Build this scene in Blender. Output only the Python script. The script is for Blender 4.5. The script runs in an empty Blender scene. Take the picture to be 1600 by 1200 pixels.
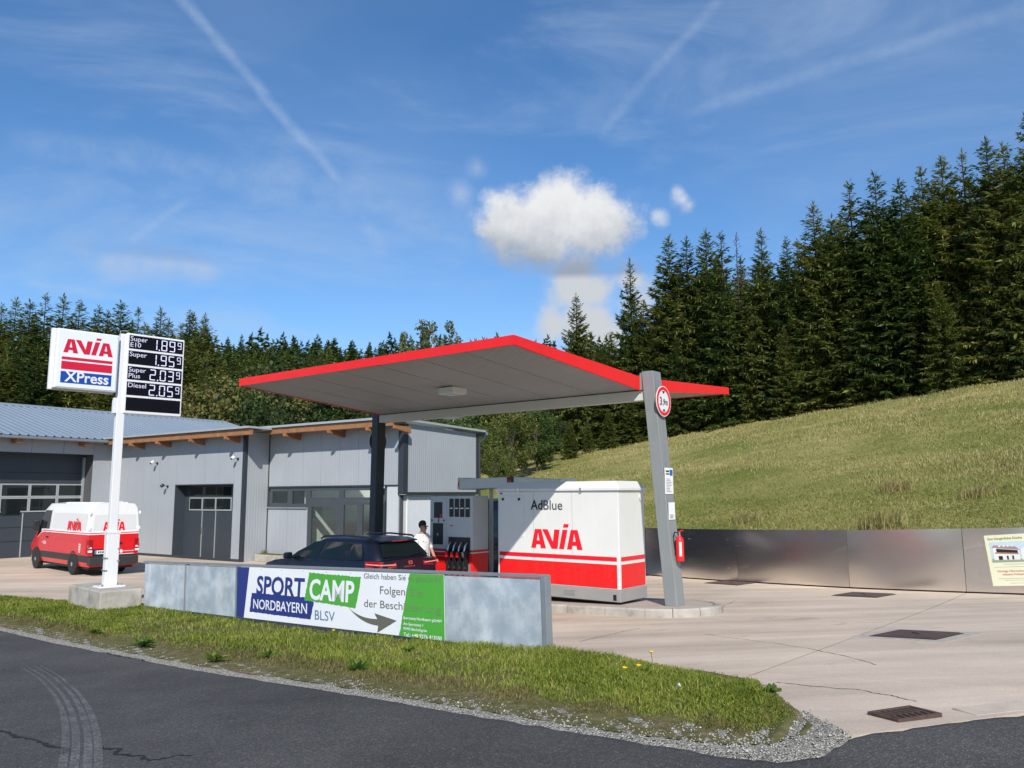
import bpy, bmesh, math, random
import numpy as np
from mathutils import Vector, Matrix
random.seed(7); RNG = np.random.default_rng(11)
rad = math.radians
scn = bpy.context.scene
COL = scn.collection

# ------------------------------------------------------------------ camera
F = 1243.5; PITCH = rad(7.84); ROLL = rad(-.31)
_u = np.array([0, -math.sin(PITCH), math.cos(PITCH)]); _r = np.array([1., 0, 0])
RT = math.cos(ROLL)*_r + math.sin(ROLL)*_u
UP = -math.sin(ROLL)*_r + math.cos(ROLL)*_u
FW = np.array([0, math.cos(PITCH), math.sin(PITCH)])
CAM = np.array([0, 0, 2.45])
cam = bpy.data.cameras.new('camera'); camo = bpy.data.objects.new('camera', cam); COL.objects.link(camo)
cam.sensor_width = 36; cam.lens = F/1600*36; cam.clip_start = .1; cam.clip_end = 6000
mw = Matrix.Identity(4)
for i in range(3):
    mw[i][0] = RT[i]; mw[i][1] = UP[i]; mw[i][2] = -FW[i]; mw[i][3] = CAM[i]
camo.matrix_world = mw
scn.camera = camo

# ------------------------------------------------------------------ light
SUN_EL = rad(36.8); SUN_AZ = np.array([.066, -.998])
scn.view_settings.view_transform = 'Standard'; scn.view_settings.look = 'None'
scn.view_settings.exposure = 0.03; scn.view_settings.gamma = 1
sl = bpy.data.lights.new('sun', 'SUN'); sl.energy = 5.0; sl.angle = rad(.53); sl.color = (1, .95, .87)
so = bpy.data.objects.new('sun', sl); COL.objects.link(so); so.location = (6, -60, 60)
_d = Vector((-SUN_AZ[0]*math.cos(SUN_EL), -SUN_AZ[1]*math.cos(SUN_EL), -math.sin(SUN_EL)))
so.rotation_euler = _d.to_track_quat('-Z', 'Y').to_euler()

def ray(px, py): return FW + (px-800)/F*RT - (py-600)/F*UP
def dirn(px, py):
    d = ray(px, py); return d/np.linalg.norm(d)

# world: nishita sky with fair weather clouds, thin cirrus and contrails
W = bpy.data.worlds.new('World'); scn.world = W; W.use_nodes = True
nt = W.node_tree; N = nt.nodes; Lk = nt.links; N.clear()
def nd(t, **k):
    n = N.new(t)
    for a, b in k.items(): setattr(n, a, b)
    return n
def mth(op, a, b=None, c=None, clamp=False):
    n = nd('ShaderNodeMath', operation=op, use_clamp=clamp)
    for i, v in enumerate((a, b, c)):
        if v is None: continue
        if isinstance(v, (int, float)): n.inputs[i].default_value = v
        else: Lk.new(v, n.inputs[i])
    return n.outputs[0]
def vmth(op, a, b):
    n = nd('ShaderNodeVectorMath', operation=op)
    for i, v in enumerate((a, b)):
        if isinstance(v, (tuple, list, np.ndarray)): n.inputs[i].default_value = tuple(float(q) for q in v)
        else: Lk.new(v, n.inputs[i])
    return n.outputs['Value'] if op in ('DISTANCE', 'DOT_PRODUCT') else n.outputs[0]
def sstep(v, a, b, lo=0., hi=1.):
    n = nd('ShaderNodeMapRange', interpolation_type='SMOOTHSTEP')
    Lk.new(v, n.inputs[0])
    for i, q in enumerate((a, b, lo, hi)): n.inputs[i+1].default_value = q
    return n.outputs[0]
def noise(vec, scale, detail=4., rough=.55, dist=0., vscale=None):
    if vscale is not None:
        vec = vmth('MULTIPLY', vec, vscale)
    n = nd('ShaderNodeTexNoise'); Lk.new(vec, n.inputs['Vector'])
    n.inputs['Scale'].default_value = scale; n.inputs['Detail'].default_value = detail
    n.inputs['Roughness'].default_value = rough; n.inputs['Distortion'].default_value = dist
    return n.outputs[0]
out = nd('ShaderNodeOutputWorld')
sky = nd('ShaderNodeTexSky', sky_type='NISHITA'); sky.sun_disc = False
sky.sun_elevation = SUN_EL; sky.sun_rotation = math.pi - math.atan2(.066, .998)
sky.altitude = 600; sky.air_density = 1.0; sky.dust_density = .15; sky.ozone_density = 4.5
hs = nd('ShaderNodeHueSaturation'); hs.inputs['Saturation'].default_value = 1.17; Lk.new(sky.outputs[0], hs.inputs['Color'])
bg1 = nd('ShaderNodeBackground'); Lk.new(hs.outputs[0], bg1.inputs[0]); bg1.inputs[1].default_value = .15
tc = nd('ShaderNodeTexCoord'); D = tc.outputs['Generated']
sep = nd('ShaderNodeSeparateXYZ'); Lk.new(D, sep.inputs[0]); DZ = sep.outputs[2]
# cumulus puffs: (px, py, radius px)
PUFF = [(800, 352, 58), (862, 330, 56), (884, 312, 42), (925, 342, 56), (965, 350, 34), (765, 360, 26), (840, 385, 40),
        (900, 440, 44), (930, 455, 36), (860, 505, 26), (920, 500, 40), (985, 440, 26), (1000, 470, 30), (950, 525, 30),
        ]
n1 = noise(D, 9., 6., .6); n2 = noise(D, 34., 8., .65)
wob = mth('ADD', mth('MULTIPLY', mth('SUBTRACT', n1, .5), .065), mth('MULTIPLY', mth('SUBTRACT', n2, .5), .04))
acc = None
for px, py, r in PUFF:
    v = mth('SUBTRACT', r/F*1.02, vmth('DISTANCE', D, dirn(px, py)))
    acc = v if acc is None else mth('SMOOTH_MAX', acc, v, .012)
acc = mth('ADD', acc, wob)
cum = sstep(acc, -.010, .022)
# soft flat cloud low on the left and a few faint shreds
acc2 = None
for px, py, r in [(172, 408, 17), (200, 410, 20), (232, 408, 22), (262, 407, 20), (292, 410, 18), (318, 420, 16), (720, 302, 15), (745, 262, 9), (135, 388, 10)]:
    v = mth('SUBTRACT', r/F, vmth('DISTANCE', D, dirn(px, py)))
    acc2 = v if acc2 is None else mth('SMOOTH_MAX', acc2, v, .01)
thin = sstep(mth('ADD', acc2, mth('MULTIPLY', wob, .4)), -.014, .02, 0, .36)
acc3 = None
for px, py, r in [(1061, 302, 9), (1067, 311, 11), (1076, 321, 11), (1028, 340, 9), (1034, 345, 7)]:
    v = mth('SUBTRACT', r/F, vmth('DISTANCE', D, dirn(px, py)))
    acc3 = v if acc3 is None else mth('SMOOTH_MAX', acc3, v, .006)
cum = mth('MAXIMUM', mth('MAXIMUM', cum, thin), sstep(mth('ADD', acc3, mth('MULTIPLY', wob, .5)), -.005, .012, 0, .62))
# contrails: great-circle bands between two picture directions
def trail(a, b, width, amp, wsc=14.):
    A = dirn(*a); B = dirn(*b); n_ = np.cross(A, B); n_ /= np.linalg.norm(n_)
    m = (A+B); m /= np.linalg.norm(m); half = np.linalg.norm(A-B)/2
    off = mth('ABSOLUTE', mth('ADD', vmth('DOT_PRODUCT', D, n_), mth('MULTIPLY', mth('SUBTRACT', noise(D, wsc, 4.), .5), width*1.6)))
    band = sstep(off, width*1.2, 0.)
    ext = sstep(vmth('DISTANCE', D, m), half*1.05, half*.8)
    rag = sstep(noise(D, 40., 4., .65), .25, .7, .35, 1.)
    return mth('MULTIPLY', mth('MULTIPLY', mth('MULTIPLY', band, ext), rag), amp)
tr = [trail((250, -40), (545, 300), .0085, .30), trail((0, 215), (610, 310), .022, .2), trail((930, 215), (1160, -40), .008, .17),
      trail((1060, 180), (1640, 0), .010, .19), trail((200, 380), (300, 310), .006, .18), trail((540, 290), (600, 410), .012, .16),
      trail((30, 440), (260, 478), .007, .22), trail((560, 320), (960, 450), .016, .16), trail((380, 300), (760, 350), .02, .2)]
ci = tr[0]
for t_ in tr[1:]: ci = mth('MAXIMUM', ci, t_)
cir = sstep(noise(D, 2.6, 7., .62, .6, (1., 1.5, 3.2)), .42, .74, 0, .34)
cir = mth('MULTIPLY', cir, sstep(DZ, .02, .2))
veil = sstep(noise(D, 1.4, 4., .5, .2, (1, 1, 2.5)), .35, .75, 0., .16)
ci = mth('MINIMUM', mth('ADD', ci, mth('ADD', cir, veil)), .8)
# cloud colour: bright tops, grey undersides
lowz = [dirn(870, 410)[2], dirn(870, 345)[2]]
sh1 = sstep(mth('ADD', mth('ADD', DZ, mth('MULTIPLY', mth('SUBTRACT', n1, .5), .09)), mth('MULTIPLY', mth('SUBTRACT', n2, .5), .05)), lowz[0]-.010, dirn(870, 305)[2])
low = sstep(DZ, dirn(870, 425)[2], dirn(870, 440)[2])
shade = mth('MAXIMUM', sh1, mth('MULTIPLY', low, .55))
ramp = nd('ShaderNodeMix', data_type='RGBA'); Lk.new(shade, ramp.inputs[0])
ramp.inputs[6].default_value = (.34, .40, .49, 1); ramp.inputs[7].default_value = (.88, .89, .90, 1)
bg2 = nd('ShaderNodeBackground'); Lk.new(ramp.outputs[2], bg2.inputs[0]); bg2.inputs[1].default_value = .95
bg3 = nd('ShaderNodeBackground'); bg3.inputs[0].default_value = (.60, .76, 1., 1); bg3.inputs[1].default_value = .78
m1 = nd('ShaderNodeMixShader'); Lk.new(ci, m1.inputs[0]); Lk.new(bg1.outputs[0], m1.inputs[1]); Lk.new(bg3.outputs[0], m1.inputs[2])
m2 = nd('ShaderNodeMixShader'); Lk.new(cum, m2.inputs[0]); Lk.new(m1.outputs[0], m2.inputs[1]); Lk.new(bg2.outputs[0], m2.inputs[2])
Lk.new(m2.outputs[0], out.inputs[0])
W.cycles.sampling_method = 'MANUAL'; W.cycles.sample_map_resolution = 512

# ------------------------------------------------------------------ pixel to place helpers
_GU = [-60, 0, 4.4, 9.46, 12, 16, 20, 24, 400]; _GZ = [.9, .88, .83, .465, .29, .12, .03, 0, 0]
def g(x, y):
    """height of the forecourt / road surface"""
    u = np.asarray(y, float) - .45*np.asarray(x, float)
    return sum(np.interp(u+o, _GU, _GZ) for o in (-.8, -.4, 0, .4, .8))/5
def gp(px, py, off=0.):
    d = ray(px, py); lo, hi = 1., 1.
    while hi < 400:
        p = CAM+d*hi
        if p[2] < g(p[0], p[1])+off: break
        lo = hi; hi += .25
    for _ in range(30):
        m = (lo+hi)/2; p = CAM+d*m
        if p[2] < g(p[0], p[1])+off: hi = m
        else: lo = m
    return CAM+d*hi
def onp(px, py, p0, n):
    n = np.array([n[0], n[1], 0.]); d = ray(px, py)
    return CAM + d*(((np.array([p0[0], p0[1], 0])-CAM)@n)/(d@n))
def atY(px, py, Y):
    d = ray(px, py); return CAM + d*(Y/d[1])

# ------------------------------------------------------------------ materials
MATS = {}
def M(name, col, rough=.6, metal=0., var=.08, vs=3., bump=0., bs=60., spec=.5, col2=None, c2=(.45, .62), c2s=1.2, coat=0., emit=0., alpha=None, trans=0., detail=6., streak=0.):
    if name in MATS: return MATS[name]
    m = bpy.data.materials.new(name); m.use_nodes = True; t = m.node_tree; n = t.nodes; l = t.links
    b = n['Principled BSDF']
    b.inputs['Roughness'].default_value = rough; b.inputs['Metallic'].default_value = metal
    b.inputs['Specular IOR Level'].default_value = spec; b.inputs['Coat Weight'].default_value = coat
    b.inputs['Transmission Weight'].default_value = trans
    co = n.new('ShaderNodeTexCoord')
    ns = n.new('ShaderNodeTexNoise'); ns.inputs['Scale'].default_value = vs; ns.inputs['Detail'].default_value = detail
    l.new(co.outputs['Object'], ns.inputs['Vector'])
    src = None
    base = n.new('ShaderNodeRGB'); base.outputs[0].default_value = (*col, 1); src = base.outputs[0]
    if col2 is not None:
        n2_ = n.new('ShaderNodeTexNoise'); n2_.inputs['Scale'].default_value = c2s; n2_.inputs['Detail'].default_value = 8; n2_.inputs['Roughness'].default_value = .62
        l.new(co.outputs['Object'], n2_.inputs['Vector'])
        mr = n.new('ShaderNodeMapRange'); mr.interpolation_type = 'SMOOTHSTEP'; mr.inputs[1].default_value = c2[0]; mr.inputs[2].default_value = c2[1]
        l.new(n2_.outputs[0], mr.inputs[0])
        mx = n.new('ShaderNodeMix'); mx.data_type = 'RGBA'; l.new(mr.outputs[0], mx.inputs[0]); l.new(src, mx.inputs[6]); mx.inputs[7].default_value = (*col2, 1)
        src = mx.outputs[2]
    hv = n.new('ShaderNodeHueSaturation'); l.new(src, hv.inputs['Color'])
    mr2 = n.new('ShaderNodeMapRange'); mr2.inputs[1].default_value = .25; mr2.inputs[2].default_value = .75
    mr2.inputs[3].default_value = 1-var; mr2.inputs[4].default_value = 1+var
    l.new(ns.outputs[0], mr2.inputs[0]); l.new(mr2.outputs[0], hv.inputs['Value'])
    if streak:
        mp = n.new('ShaderNodeMapping'); mp.inputs['Scale'].default_value = (7, 7, .55); l.new(co.outputs['Object'], mp.inputs[0])
        n3 = n.new('ShaderNodeTexNoise'); n3.inputs['Scale'].default_value = 1.6; n3.inputs['Detail'].default_value = 6; n3.inputs['Roughness'].default_value = .65; l.new(mp.outputs[0], n3.inputs['Vector'])
        m3 = n.new('ShaderNodeMapRange'); l.new(n3.outputs[0], m3.inputs[0]); m3.inputs[1].default_value = .42; m3.inputs[2].default_value = .78; m3.inputs[3].default_value = 0; m3.inputs[4].default_value = streak
        mg = n.new('ShaderNodeMix'); mg.data_type = 'RGBA'; l.new(m3.outputs[0], mg.inputs[0]); l.new(hv.outputs[0], mg.inputs[6]); mg.inputs[7].default_value = (.16, .14, .11, 1)
        l.new(mg.outputs[2], b.inputs['Base Color'])
    else: l.new(hv.outputs[0], b.inputs['Base Color'])
    if emit: 
        l.new(hv.outputs[0], b.inputs['Emission Color']); b.inputs['Emission Strength'].default_value = emit
    if bump:
        nb = n.new('ShaderNodeTexNoise'); nb.inputs['Scale'].default_value = bs; nb.inputs['Detail'].default_value = 5
        l.new(co.outputs['Object'], nb.inputs['Vector'])
        bp = n.new('ShaderNodeBump'); bp.inputs['Strength'].default_value = bump; bp.inputs['Distance'].default_value = .02
        l.new(nb.outputs[0], bp.inputs['Height']); l.new(bp.outputs[0], b.inputs['Normal'])
    if alpha is not None: b.inputs['Alpha'].default_value = alpha
    MATS[name] = m
    return m
def leafmat(name, cols, trans=.25, rough=.6, osc=.25, vs=.35, objvar=.25):
    """foliage: colour drifts with place in the crown and from plant to plant"""
    if name in MATS: return MATS[name]
    m = bpy.data.materials.new(name); m.use_nodes = True; t = m.node_tree; n = t.nodes; l = t.links
    b = n['Principled BSDF']; b.inputs['Roughness'].default_value = rough; b.inputs['Specular IOR Level'].default_value = .25
    geo = n.new('ShaderNodeNewGeometry'); oi = n.new('ShaderNodeObjectInfo'); co = n.new('ShaderNodeTexCoord')
    ns = n.new('ShaderNodeTexNoise'); ns.inputs['Scale'].default_value = vs; ns.inputs['Detail'].default_value = 5; ns.inputs['Roughness'].default_value = .65
    l.new(co.outputs['Object'], ns.inputs['Vector'])
    rp = n.new('ShaderNodeValToRGB'); e = rp.color_ramp.elements
    k = len(cols)
    while len(e) < k: e.new(.5)
    for i, c in enumerate(cols):
        e[i].position = .3+.4*i/(k-1); e[i].color = (*c, 1)
    ad = n.new('ShaderNodeMath'); ad.operation = 'MULTIPLY_ADD'; l.new(geo.outputs['Random Per Island'], ad.inputs[0]); ad.inputs[1].default_value = osc
    l.new(ns.outputs[0], ad.inputs[2])
    sb = n.new('ShaderNodeMath'); sb.operation = 'SUBTRACT'; l.new(ad.outputs[0], sb.inputs[0]); sb.inputs[1].default_value = osc/2
    l.new(sb.outputs[0], rp.inputs[0])
    hv = n.new('ShaderNodeHueSaturation'); l.new(rp.outputs[0], hv.inputs['Color'])
    mr = n.new('ShaderNodeMapRange'); l.new(oi.outputs['Random'], mr.inputs[0]); mr.inputs[3].default_value = 1-objvar; mr.inputs[4].default_value = 1+objvar
    l.new(mr.outputs[0], hv.inputs['Value'])
    mr2 = n.new('ShaderNodeMapRange'); l.new(oi.outputs['Random'], mr2.inputs[0]); mr2.inputs[3].default_value = .525; mr2.inputs[4].default_value = .465
    l.new(mr2.outputs[0], hv.inputs['Hue'])
    l.new(hv.outputs[0], b.inputs['Base Color'])
    if trans:
        tl = n.new('ShaderNodeBsdfTranslucent'); l.new(hv.outputs[0], tl.inputs[0])
        mx = n.new('ShaderNodeMixShader'); mx.inputs[0].default_value = trans
        l.new(b.outputs[0], mx.inputs[1]); l.new(tl.outputs[0], mx.inputs[2]); l.new(mx.outputs[0], n['Material Output'].inputs[0])
    MATS[name] = m
    return m

RED = M('signal_red_paint', (.78, .012, .012), .38, var=.05, vs=1.5, spec=.4, streak=.10)
LRED = M('logo_red_film', (.76, .008, .02), .35, var=.03)
WHT = M('white_coated_sheet', (.70, .70, .665), .35, var=.04, vs=1.2, streak=.045)
SIGNW = M('white_sign_enamel', (.75, .75, .75), .3, var=.03, vs=1., streak=.05)
GRY = M('grey_column_paint', (.235, .25, .25), .45, var=.06, vs=2., streak=.3)
DARK = M('anthracite_coating', (.028, .036, .046), .4, var=.06)
BLACK = M('black_plastic', (.012, .012, .013), .45, var=.05)
RUB = M('tyre_rubber', (.018, .018, .018), .8, var=.1)
GLASS = M('dark_glazing', (.012, .016, .018), .04, var=.02, spec=.6)
GALV = M('galvanised_sheet', (.40, .46, .52), .42, metal=.25, var=.16, vs=2.2, col2=(.60, .65, .69), c2=(.38, .66), c2s=2.6, bump=.05, bs=25)
GALVF = M('galvanised_frame', (.30, .33, .35), .5, metal=.5, var=.1)
STEEL = M('brushed_steel', (.52, .51, .49), .2, metal=1., var=.05)
CLAD = M('grey_wall_panel', (.34, .365, .39), .42, metal=.0, var=.05, vs=.8, streak=.07)
TIMBER = M('larch_timber', (.30, .135, .055), .6, var=.2, vs=6.)
CONC = M('precast_concrete', (.40, .37, .32), .85, var=.18, vs=4., bump=.25, bs=40, col2=(.27, .25, .20), c2=(.48, .68), c2s=2.5)
CHROME = M('bright_metal', (.65, .65, .66), .22, metal=1., var=.02)

# ------------------------------------------------------------------ mesh helpers
class MB:
    """collects shapes; build() links them as one mesh object"""
    def __init__(s): s.v = []; s.f = []
    def add(s, V, Fc):
        o = len(s.v); s.v += [tuple(map(float, q)) for q in V]; s.f += [tuple(i+o for i in f) for f in Fc]; return s
    def box(s, x0, x1, y0, y1, z0, z1):
        return s.add([(x0, y0, z0), (x1, y0, z0), (x1, y1, z0), (x0, y1, z0), (x0, y0, z1), (x1, y0, z1), (x1, y1, z1), (x0, y1, z1)],
                     [(0, 3, 2, 1), (4, 5, 6, 7), (0, 1, 5, 4), (1, 2, 6, 5), (2, 3, 7, 6), (3, 0, 4, 7)])
    def hexa(s, P):
        return s.add(P, [(0, 3, 2, 1), (4, 5, 6, 7), (0, 1, 5, 4), (1, 2, 6, 5), (2, 3, 7, 6), (3, 0, 4, 7)])
    def prism(s, poly, a, b, axis='z'):
        """poly in the two other axes, extruded from a to b"""
        n = len(poly)
        def mk(p, t): return {'z': (p[0], p[1], t), 'y': (p[0], t, p[1]), 'x': (t, p[0], p[1])}[axis]
        V = [mk(p, a) for p in poly]+[mk(p, b) for p in poly]
        Fc = [tuple(range(n))[::-1], tuple(range(n, 2*n))]+[(i, (i+1) % n, n+(i+1) % n, n+i) for i in range(n)]
        return s.add(V, Fc)
    def tube(s, pts, r, k=8, cap=True):
        pts = [Vector(p) for p in pts]; rs = r if isinstance(r, (list, tuple)) else [r]*len(pts)
        V = []; 
        for i, p in enumerate(pts):
            d = (pts[min(i+1, len(pts)-1)]-pts[max(i-1, 0)]).normalized()
            a = d.orthogonal().normalized() if i == 0 else (a - d*a.dot(d)).normalized()
            b = d.cross(a)
            V += [p+(a*math.cos(2*math.pi*j/k)+b*math.sin(2*math.pi*j/k))*rs[i] for j in range(k)]
        Fc = [(i*k+j, i*k+(j+1) % k, (i+1)*k+(j+1) % k, (i+1)*k+j) for i in range(len(pts)-1) for j in range(k)]
        if cap: Fc += [tuple(range(k))[::-1], tuple(range((len(pts)-1)*k, len(pts)*k))]
        return s.add(V, Fc)
    def lathe(s, prof, k=20, axis='z', c=(0, 0, 0)):
        V = []
        for r, t in prof:
            for j in range(k):
                a = 2*math.pi*j/k; q = (r*math.cos(a), r*math.sin(a))
                p = {'z': (q[0], q[1], t), 'y': (q[0], t, q[1]), 'x': (t, q[0], q[1])}[axis]
                V.append((p[0]+c[0], p[1]+c[1], p[2]+c[2]))
        n = len(prof)
        Fc = [(i*k+j, i*k+(j+1) % k, (i+1)*k+(j+1) % k, (i+1)*k+j) for i in range(n-1) for j in range(k)]
        Fc += [tuple(range(k))[::-1], tuple(range((n-1)*k, n*k))]
        return s.add(V, Fc)
    def grid(s, P):
        """P: 2d array of points"""
        a, b = len(P), len(P[0]); o = [q for r in P for q in r]
        return s.add(o, [(i*b+j, i*b+j+1, (i+1)*b+j+1, (i+1)*b+j) for i in range(a-1) for j in range(b-1)])
    def build(s, name, mat, parent=None, bevel=0., smooth=0., seg=2, fix=True):
        me = bpy.data.meshes.new(name); me.from_pydata(s.v, [], s.f); me.update()
        if fix:
            bm = bmesh.new(); bm.from_mesh(me); bmesh.ops.recalc_face_normals(bm, faces=bm.faces); bm.to_mesh(me); bm.free()
        if smooth:
            me.shade_smooth(); me.set_sharp_from_angle(angle=rad(smooth))
        return link(name, me, mat, parent, bevel, seg)
def link(name, me, mat, parent=None, bevel=0., seg=2):
    o = bpy.data.objects.new(name, me); COL.objects.link(o)
    if mat is not None and not me.materials: me.materials.append(mat)
    if parent is not None: o.parent = parent
    if bevel:
        b = o.modifiers.new('bevel', 'BEVEL'); b.width = bevel; b.segments = seg; b.limit_method = 'ANGLE'; b.angle_limit = rad(40)
    return o
def npmesh(name, V, Fa, mat, parent=None, smooth=False):
    """fast mesh from numpy arrays; Fa: (n,3) or (n,4)"""
    V = np.asarray(V, np.float32); Fa = np.asarray(Fa, np.int32); k = Fa.shape[1]
    me = bpy.data.meshes.new(name); me.vertices.add(len(V)); me.vertices.foreach_set('co', V.ravel())
    me.loops.add(Fa.size); me.loops.foreach_set('vertex_index', Fa.ravel())
    me.polygons.add(len(Fa)); me.polygons.foreach_set('loop_start', np.arange(0, Fa.size, k, dtype=np.int32))
    me.update(calc_edges=True)
    if smooth: me.shade_smooth()
    return link(name, me, mat, parent)
def tag(o, label=None, cat=None, group=None, kind=None):
    for k, v in (('label', label), ('category', cat), ('group', group), ('kind', kind)):
        if v: o[k] = v
    return o
def thing(name, label, cat, loc, rz=0., group=None):
    o = bpy.data.objects.new(name, None); COL.objects.link(o); o.location = tuple(float(q) for q in loc); o.rotation_euler = (0, 0, rz)
    o.empty_display_size = .2
    return tag(o, label, cat, group)
def bx(name, x0, x1, y0, y1, z0, z1, mat, parent=None, bevel=0.):
    return MB().box(x0, x1, y0, y1, z0, z1).build(name, mat, parent, bevel)
_tc = {}
def text(s, h, mat, parent, x, z, y=-.004, xs=1., bold=0., name='lettering', align='LEFT', thick=.003, face='-y', shear=0.):
    """flat lettering of cap height h on a face looking to local -y (or +x / -x)"""
    key = (s, round(h, 4), round(xs, 3), bold, align, thick, shear)
    if key not in _tc:
        cu = bpy.data.curves.new('text', 'FONT'); cu.body = s; cu.size = h/.729; cu.align_x = align; cu.extrude = thick/2
        cu.offset = bold*h; cu.resolution_u = 3; cu.shear = shear
        to = bpy.data.objects.new('text', cu); COL.objects.link(to)
        dg = bpy.context.evaluated_depsgraph_get(); me = bpy.data.meshes.new_from_object(to.evaluated_get(dg)); me.name = 'lettering'
        bpy.data.objects.remove(to); bpy.data.curves.remove(cu)
        me.materials.clear()
        co = np.empty(len(me.vertices)*3, np.float32); me.vertices.foreach_get('co', co); co = co.reshape(-1, 3); co[:, 0] *= xs
        me.vertices.foreach_set('co', co.ravel()); me.update(); _tc[key] = me
    me = _tc[key].copy()
    o = link(name, me, mat, parent)
    if face == '-y': o.location = (x, y, z); o.rotation_euler = (math.pi/2, 0, 0)
    elif face == '+x': o.location = (y, x, z); o.rotation_euler = (math.pi/2, 0, math.pi/2)
    elif face == '-x': o.location = (y, x, z); o.rotation_euler = (math.pi/2, 0, -math.pi/2)
    elif face == '+y': o.location = (x, y, z); o.rotation_euler = (math.pi/2, 0, math.pi)
    return o
def avia(h, mat, parent, x, z, y=-.004, face='-y', xs=1., name='logo'):
    """the four slanted logo letters, cap height h"""
    m = MB(); t = .003
    def poly(P, dx=0): m.prism([((p[0]+dx)*h*xs, p[1]*h) for p in P], -t/2, t/2, 'z')
    for dx in (0, 1.93):
        poly([(0, 0), (.25, 0), (.385, .84), (.385, 1), (.21, 1)], dx)
        poly([(.385, .84), (.53, 0), (.80, 0), (.56, 1), (.385, 1)], dx)
        poly([(.285, .2), (.493, .2), (.459, .4), (.317, .4)], dx)
    poly([(.62, 1), (.91, 1), (1.19, .34), (1.27, 1), (1.55, 1), (1.43, 0), (1.12, 0)])
    poly([(1.51, 0), (1.77, 0), (1.97, 1), (1.71, 1)])
    poly([(1.74, 1.13), (2.0, 1.13), (2.04, 1.30), (1.78, 1.30)])
    o = m.build(name, mat, parent)
    if face == '-y': o.location = (x, y, z); o.rotation_euler = (math.pi/2, 0, 0)
    elif face == '+x': o.location = (y, x, z); o.rotation_euler = (math.pi/2, 0, math.pi/2)
    elif face == '-x': o.location = (y, x, z); o.rotation_euler = (math.pi/2, 0, -math.pi/2)
    elif face == '+y': o.location = (x, y, z); o.rotation_euler = (math.pi/2, 0, math.pi)
    return o
def copy_tree(o, parent=None):
    c = o.copy(); COL.objects.link(c)
    if parent is not None: c.parent = parent
    for ch in list(o.children): copy_tree(ch, c)
    return c
def rotz(v, a): return np.array([v[0]*math.cos(a)-v[1]*math.sin(a), v[0]*math.sin(a)+v[1]*math.cos(a)])
class Frame:
    """local frame: x along azimuth a, y away; converts pixels on a local plane into local coordinates"""
    def __init__(s, o, a): s.o = np.array([o[0], o[1]]); s.a = a; s.x = np.array([math.cos(a), math.sin(a)]); s.y = np.array([-math.sin(a), math.cos(a)])
    def loc(s, p): q = np.array(p[:2])-s.o; return (q@s.x, q@s.y, p[2])
    def onY(s, px, py, yv): return s.loc(onp(px, py, s.o+s.y*yv, s.y))
    def onX(s, px, py, xv): return s.loc(onp(px, py, s.o+s.x*xv, s.x))
    def w(s, x, y): return s.o+s.x*x+s.y*y

# ================================================================== SETTING
AC = rad(-38.2); CX = np.array([math.cos(AC), math.sin(AC)]); CP = np.array([-CX[1], CX[0]])
WA = np.array([4.0, 24.25]); WB = np.array([11.6, 16.35])           # retaining wall line
WD = (WB-WA)/np.linalg.norm(WB-WA); WN = np.array([-WD[1], WD[0]])   # WN points back into the meadow
if WN[1] < 0: WN = -WN
def plane(x, y): return -1.13+.173*x+.0775*y+.0007*np.clip(x-8, 0, 60)**2
def meadow_z(x, y):
    x = np.asarray(x, float); y = np.asarray(y, float)
    b = (x-WA[0])*WN[0]+(y-WA[1])*WN[1]; a = (x-WA[0])*WD[0]+(y-WA[1])*WD[1]
    z = plane(x, y)
    z = .5*(z+.05+np.sqrt((z-.05)**2+.6))-.05                      # soft floor near zero on the left
    wt = g(x, y)+1.30
    f = np.exp(-np.clip(b, 0, None)/5.)
    z = z*(1-f)+np.minimum(z, wt)*f
    z = z + .10*np.sin(x*.31+y*.17)+.06*np.sin(x*.83-y*.55)*(1-f)
    return z - .05*f
def hill_z(x, y):
    """wooded hill far behind, highest to the left and straight ahead"""
    x = np.asarray(x, float); y = np.asarray(y, float)
    s = np.clip((y-95)/215, 0, 1); s = s*s*(3-2*s)
    l = np.clip((-x-25)/90, 0, 1)*np.clip((y-75)/80, 0, 1)
    return .2 + 41*s + 13*l*(1-s)

GRASSG = M('turf_soil', (.12, .11, .045), .95, var=.4, vs=9, bump=.6, bs=50, spec=.1, col2=(.20, .155, .095), c2=(.5, .7), c2s=4.)
# far ground sheet reaching the horizon
o = MB().box(-4000, 4000, -600, 5000, -1.2, -.9).build('ground', M('far_field', (.07, .095, .03), .9, var=.25, vs=.02)); tag(o, kind='structure')

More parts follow.
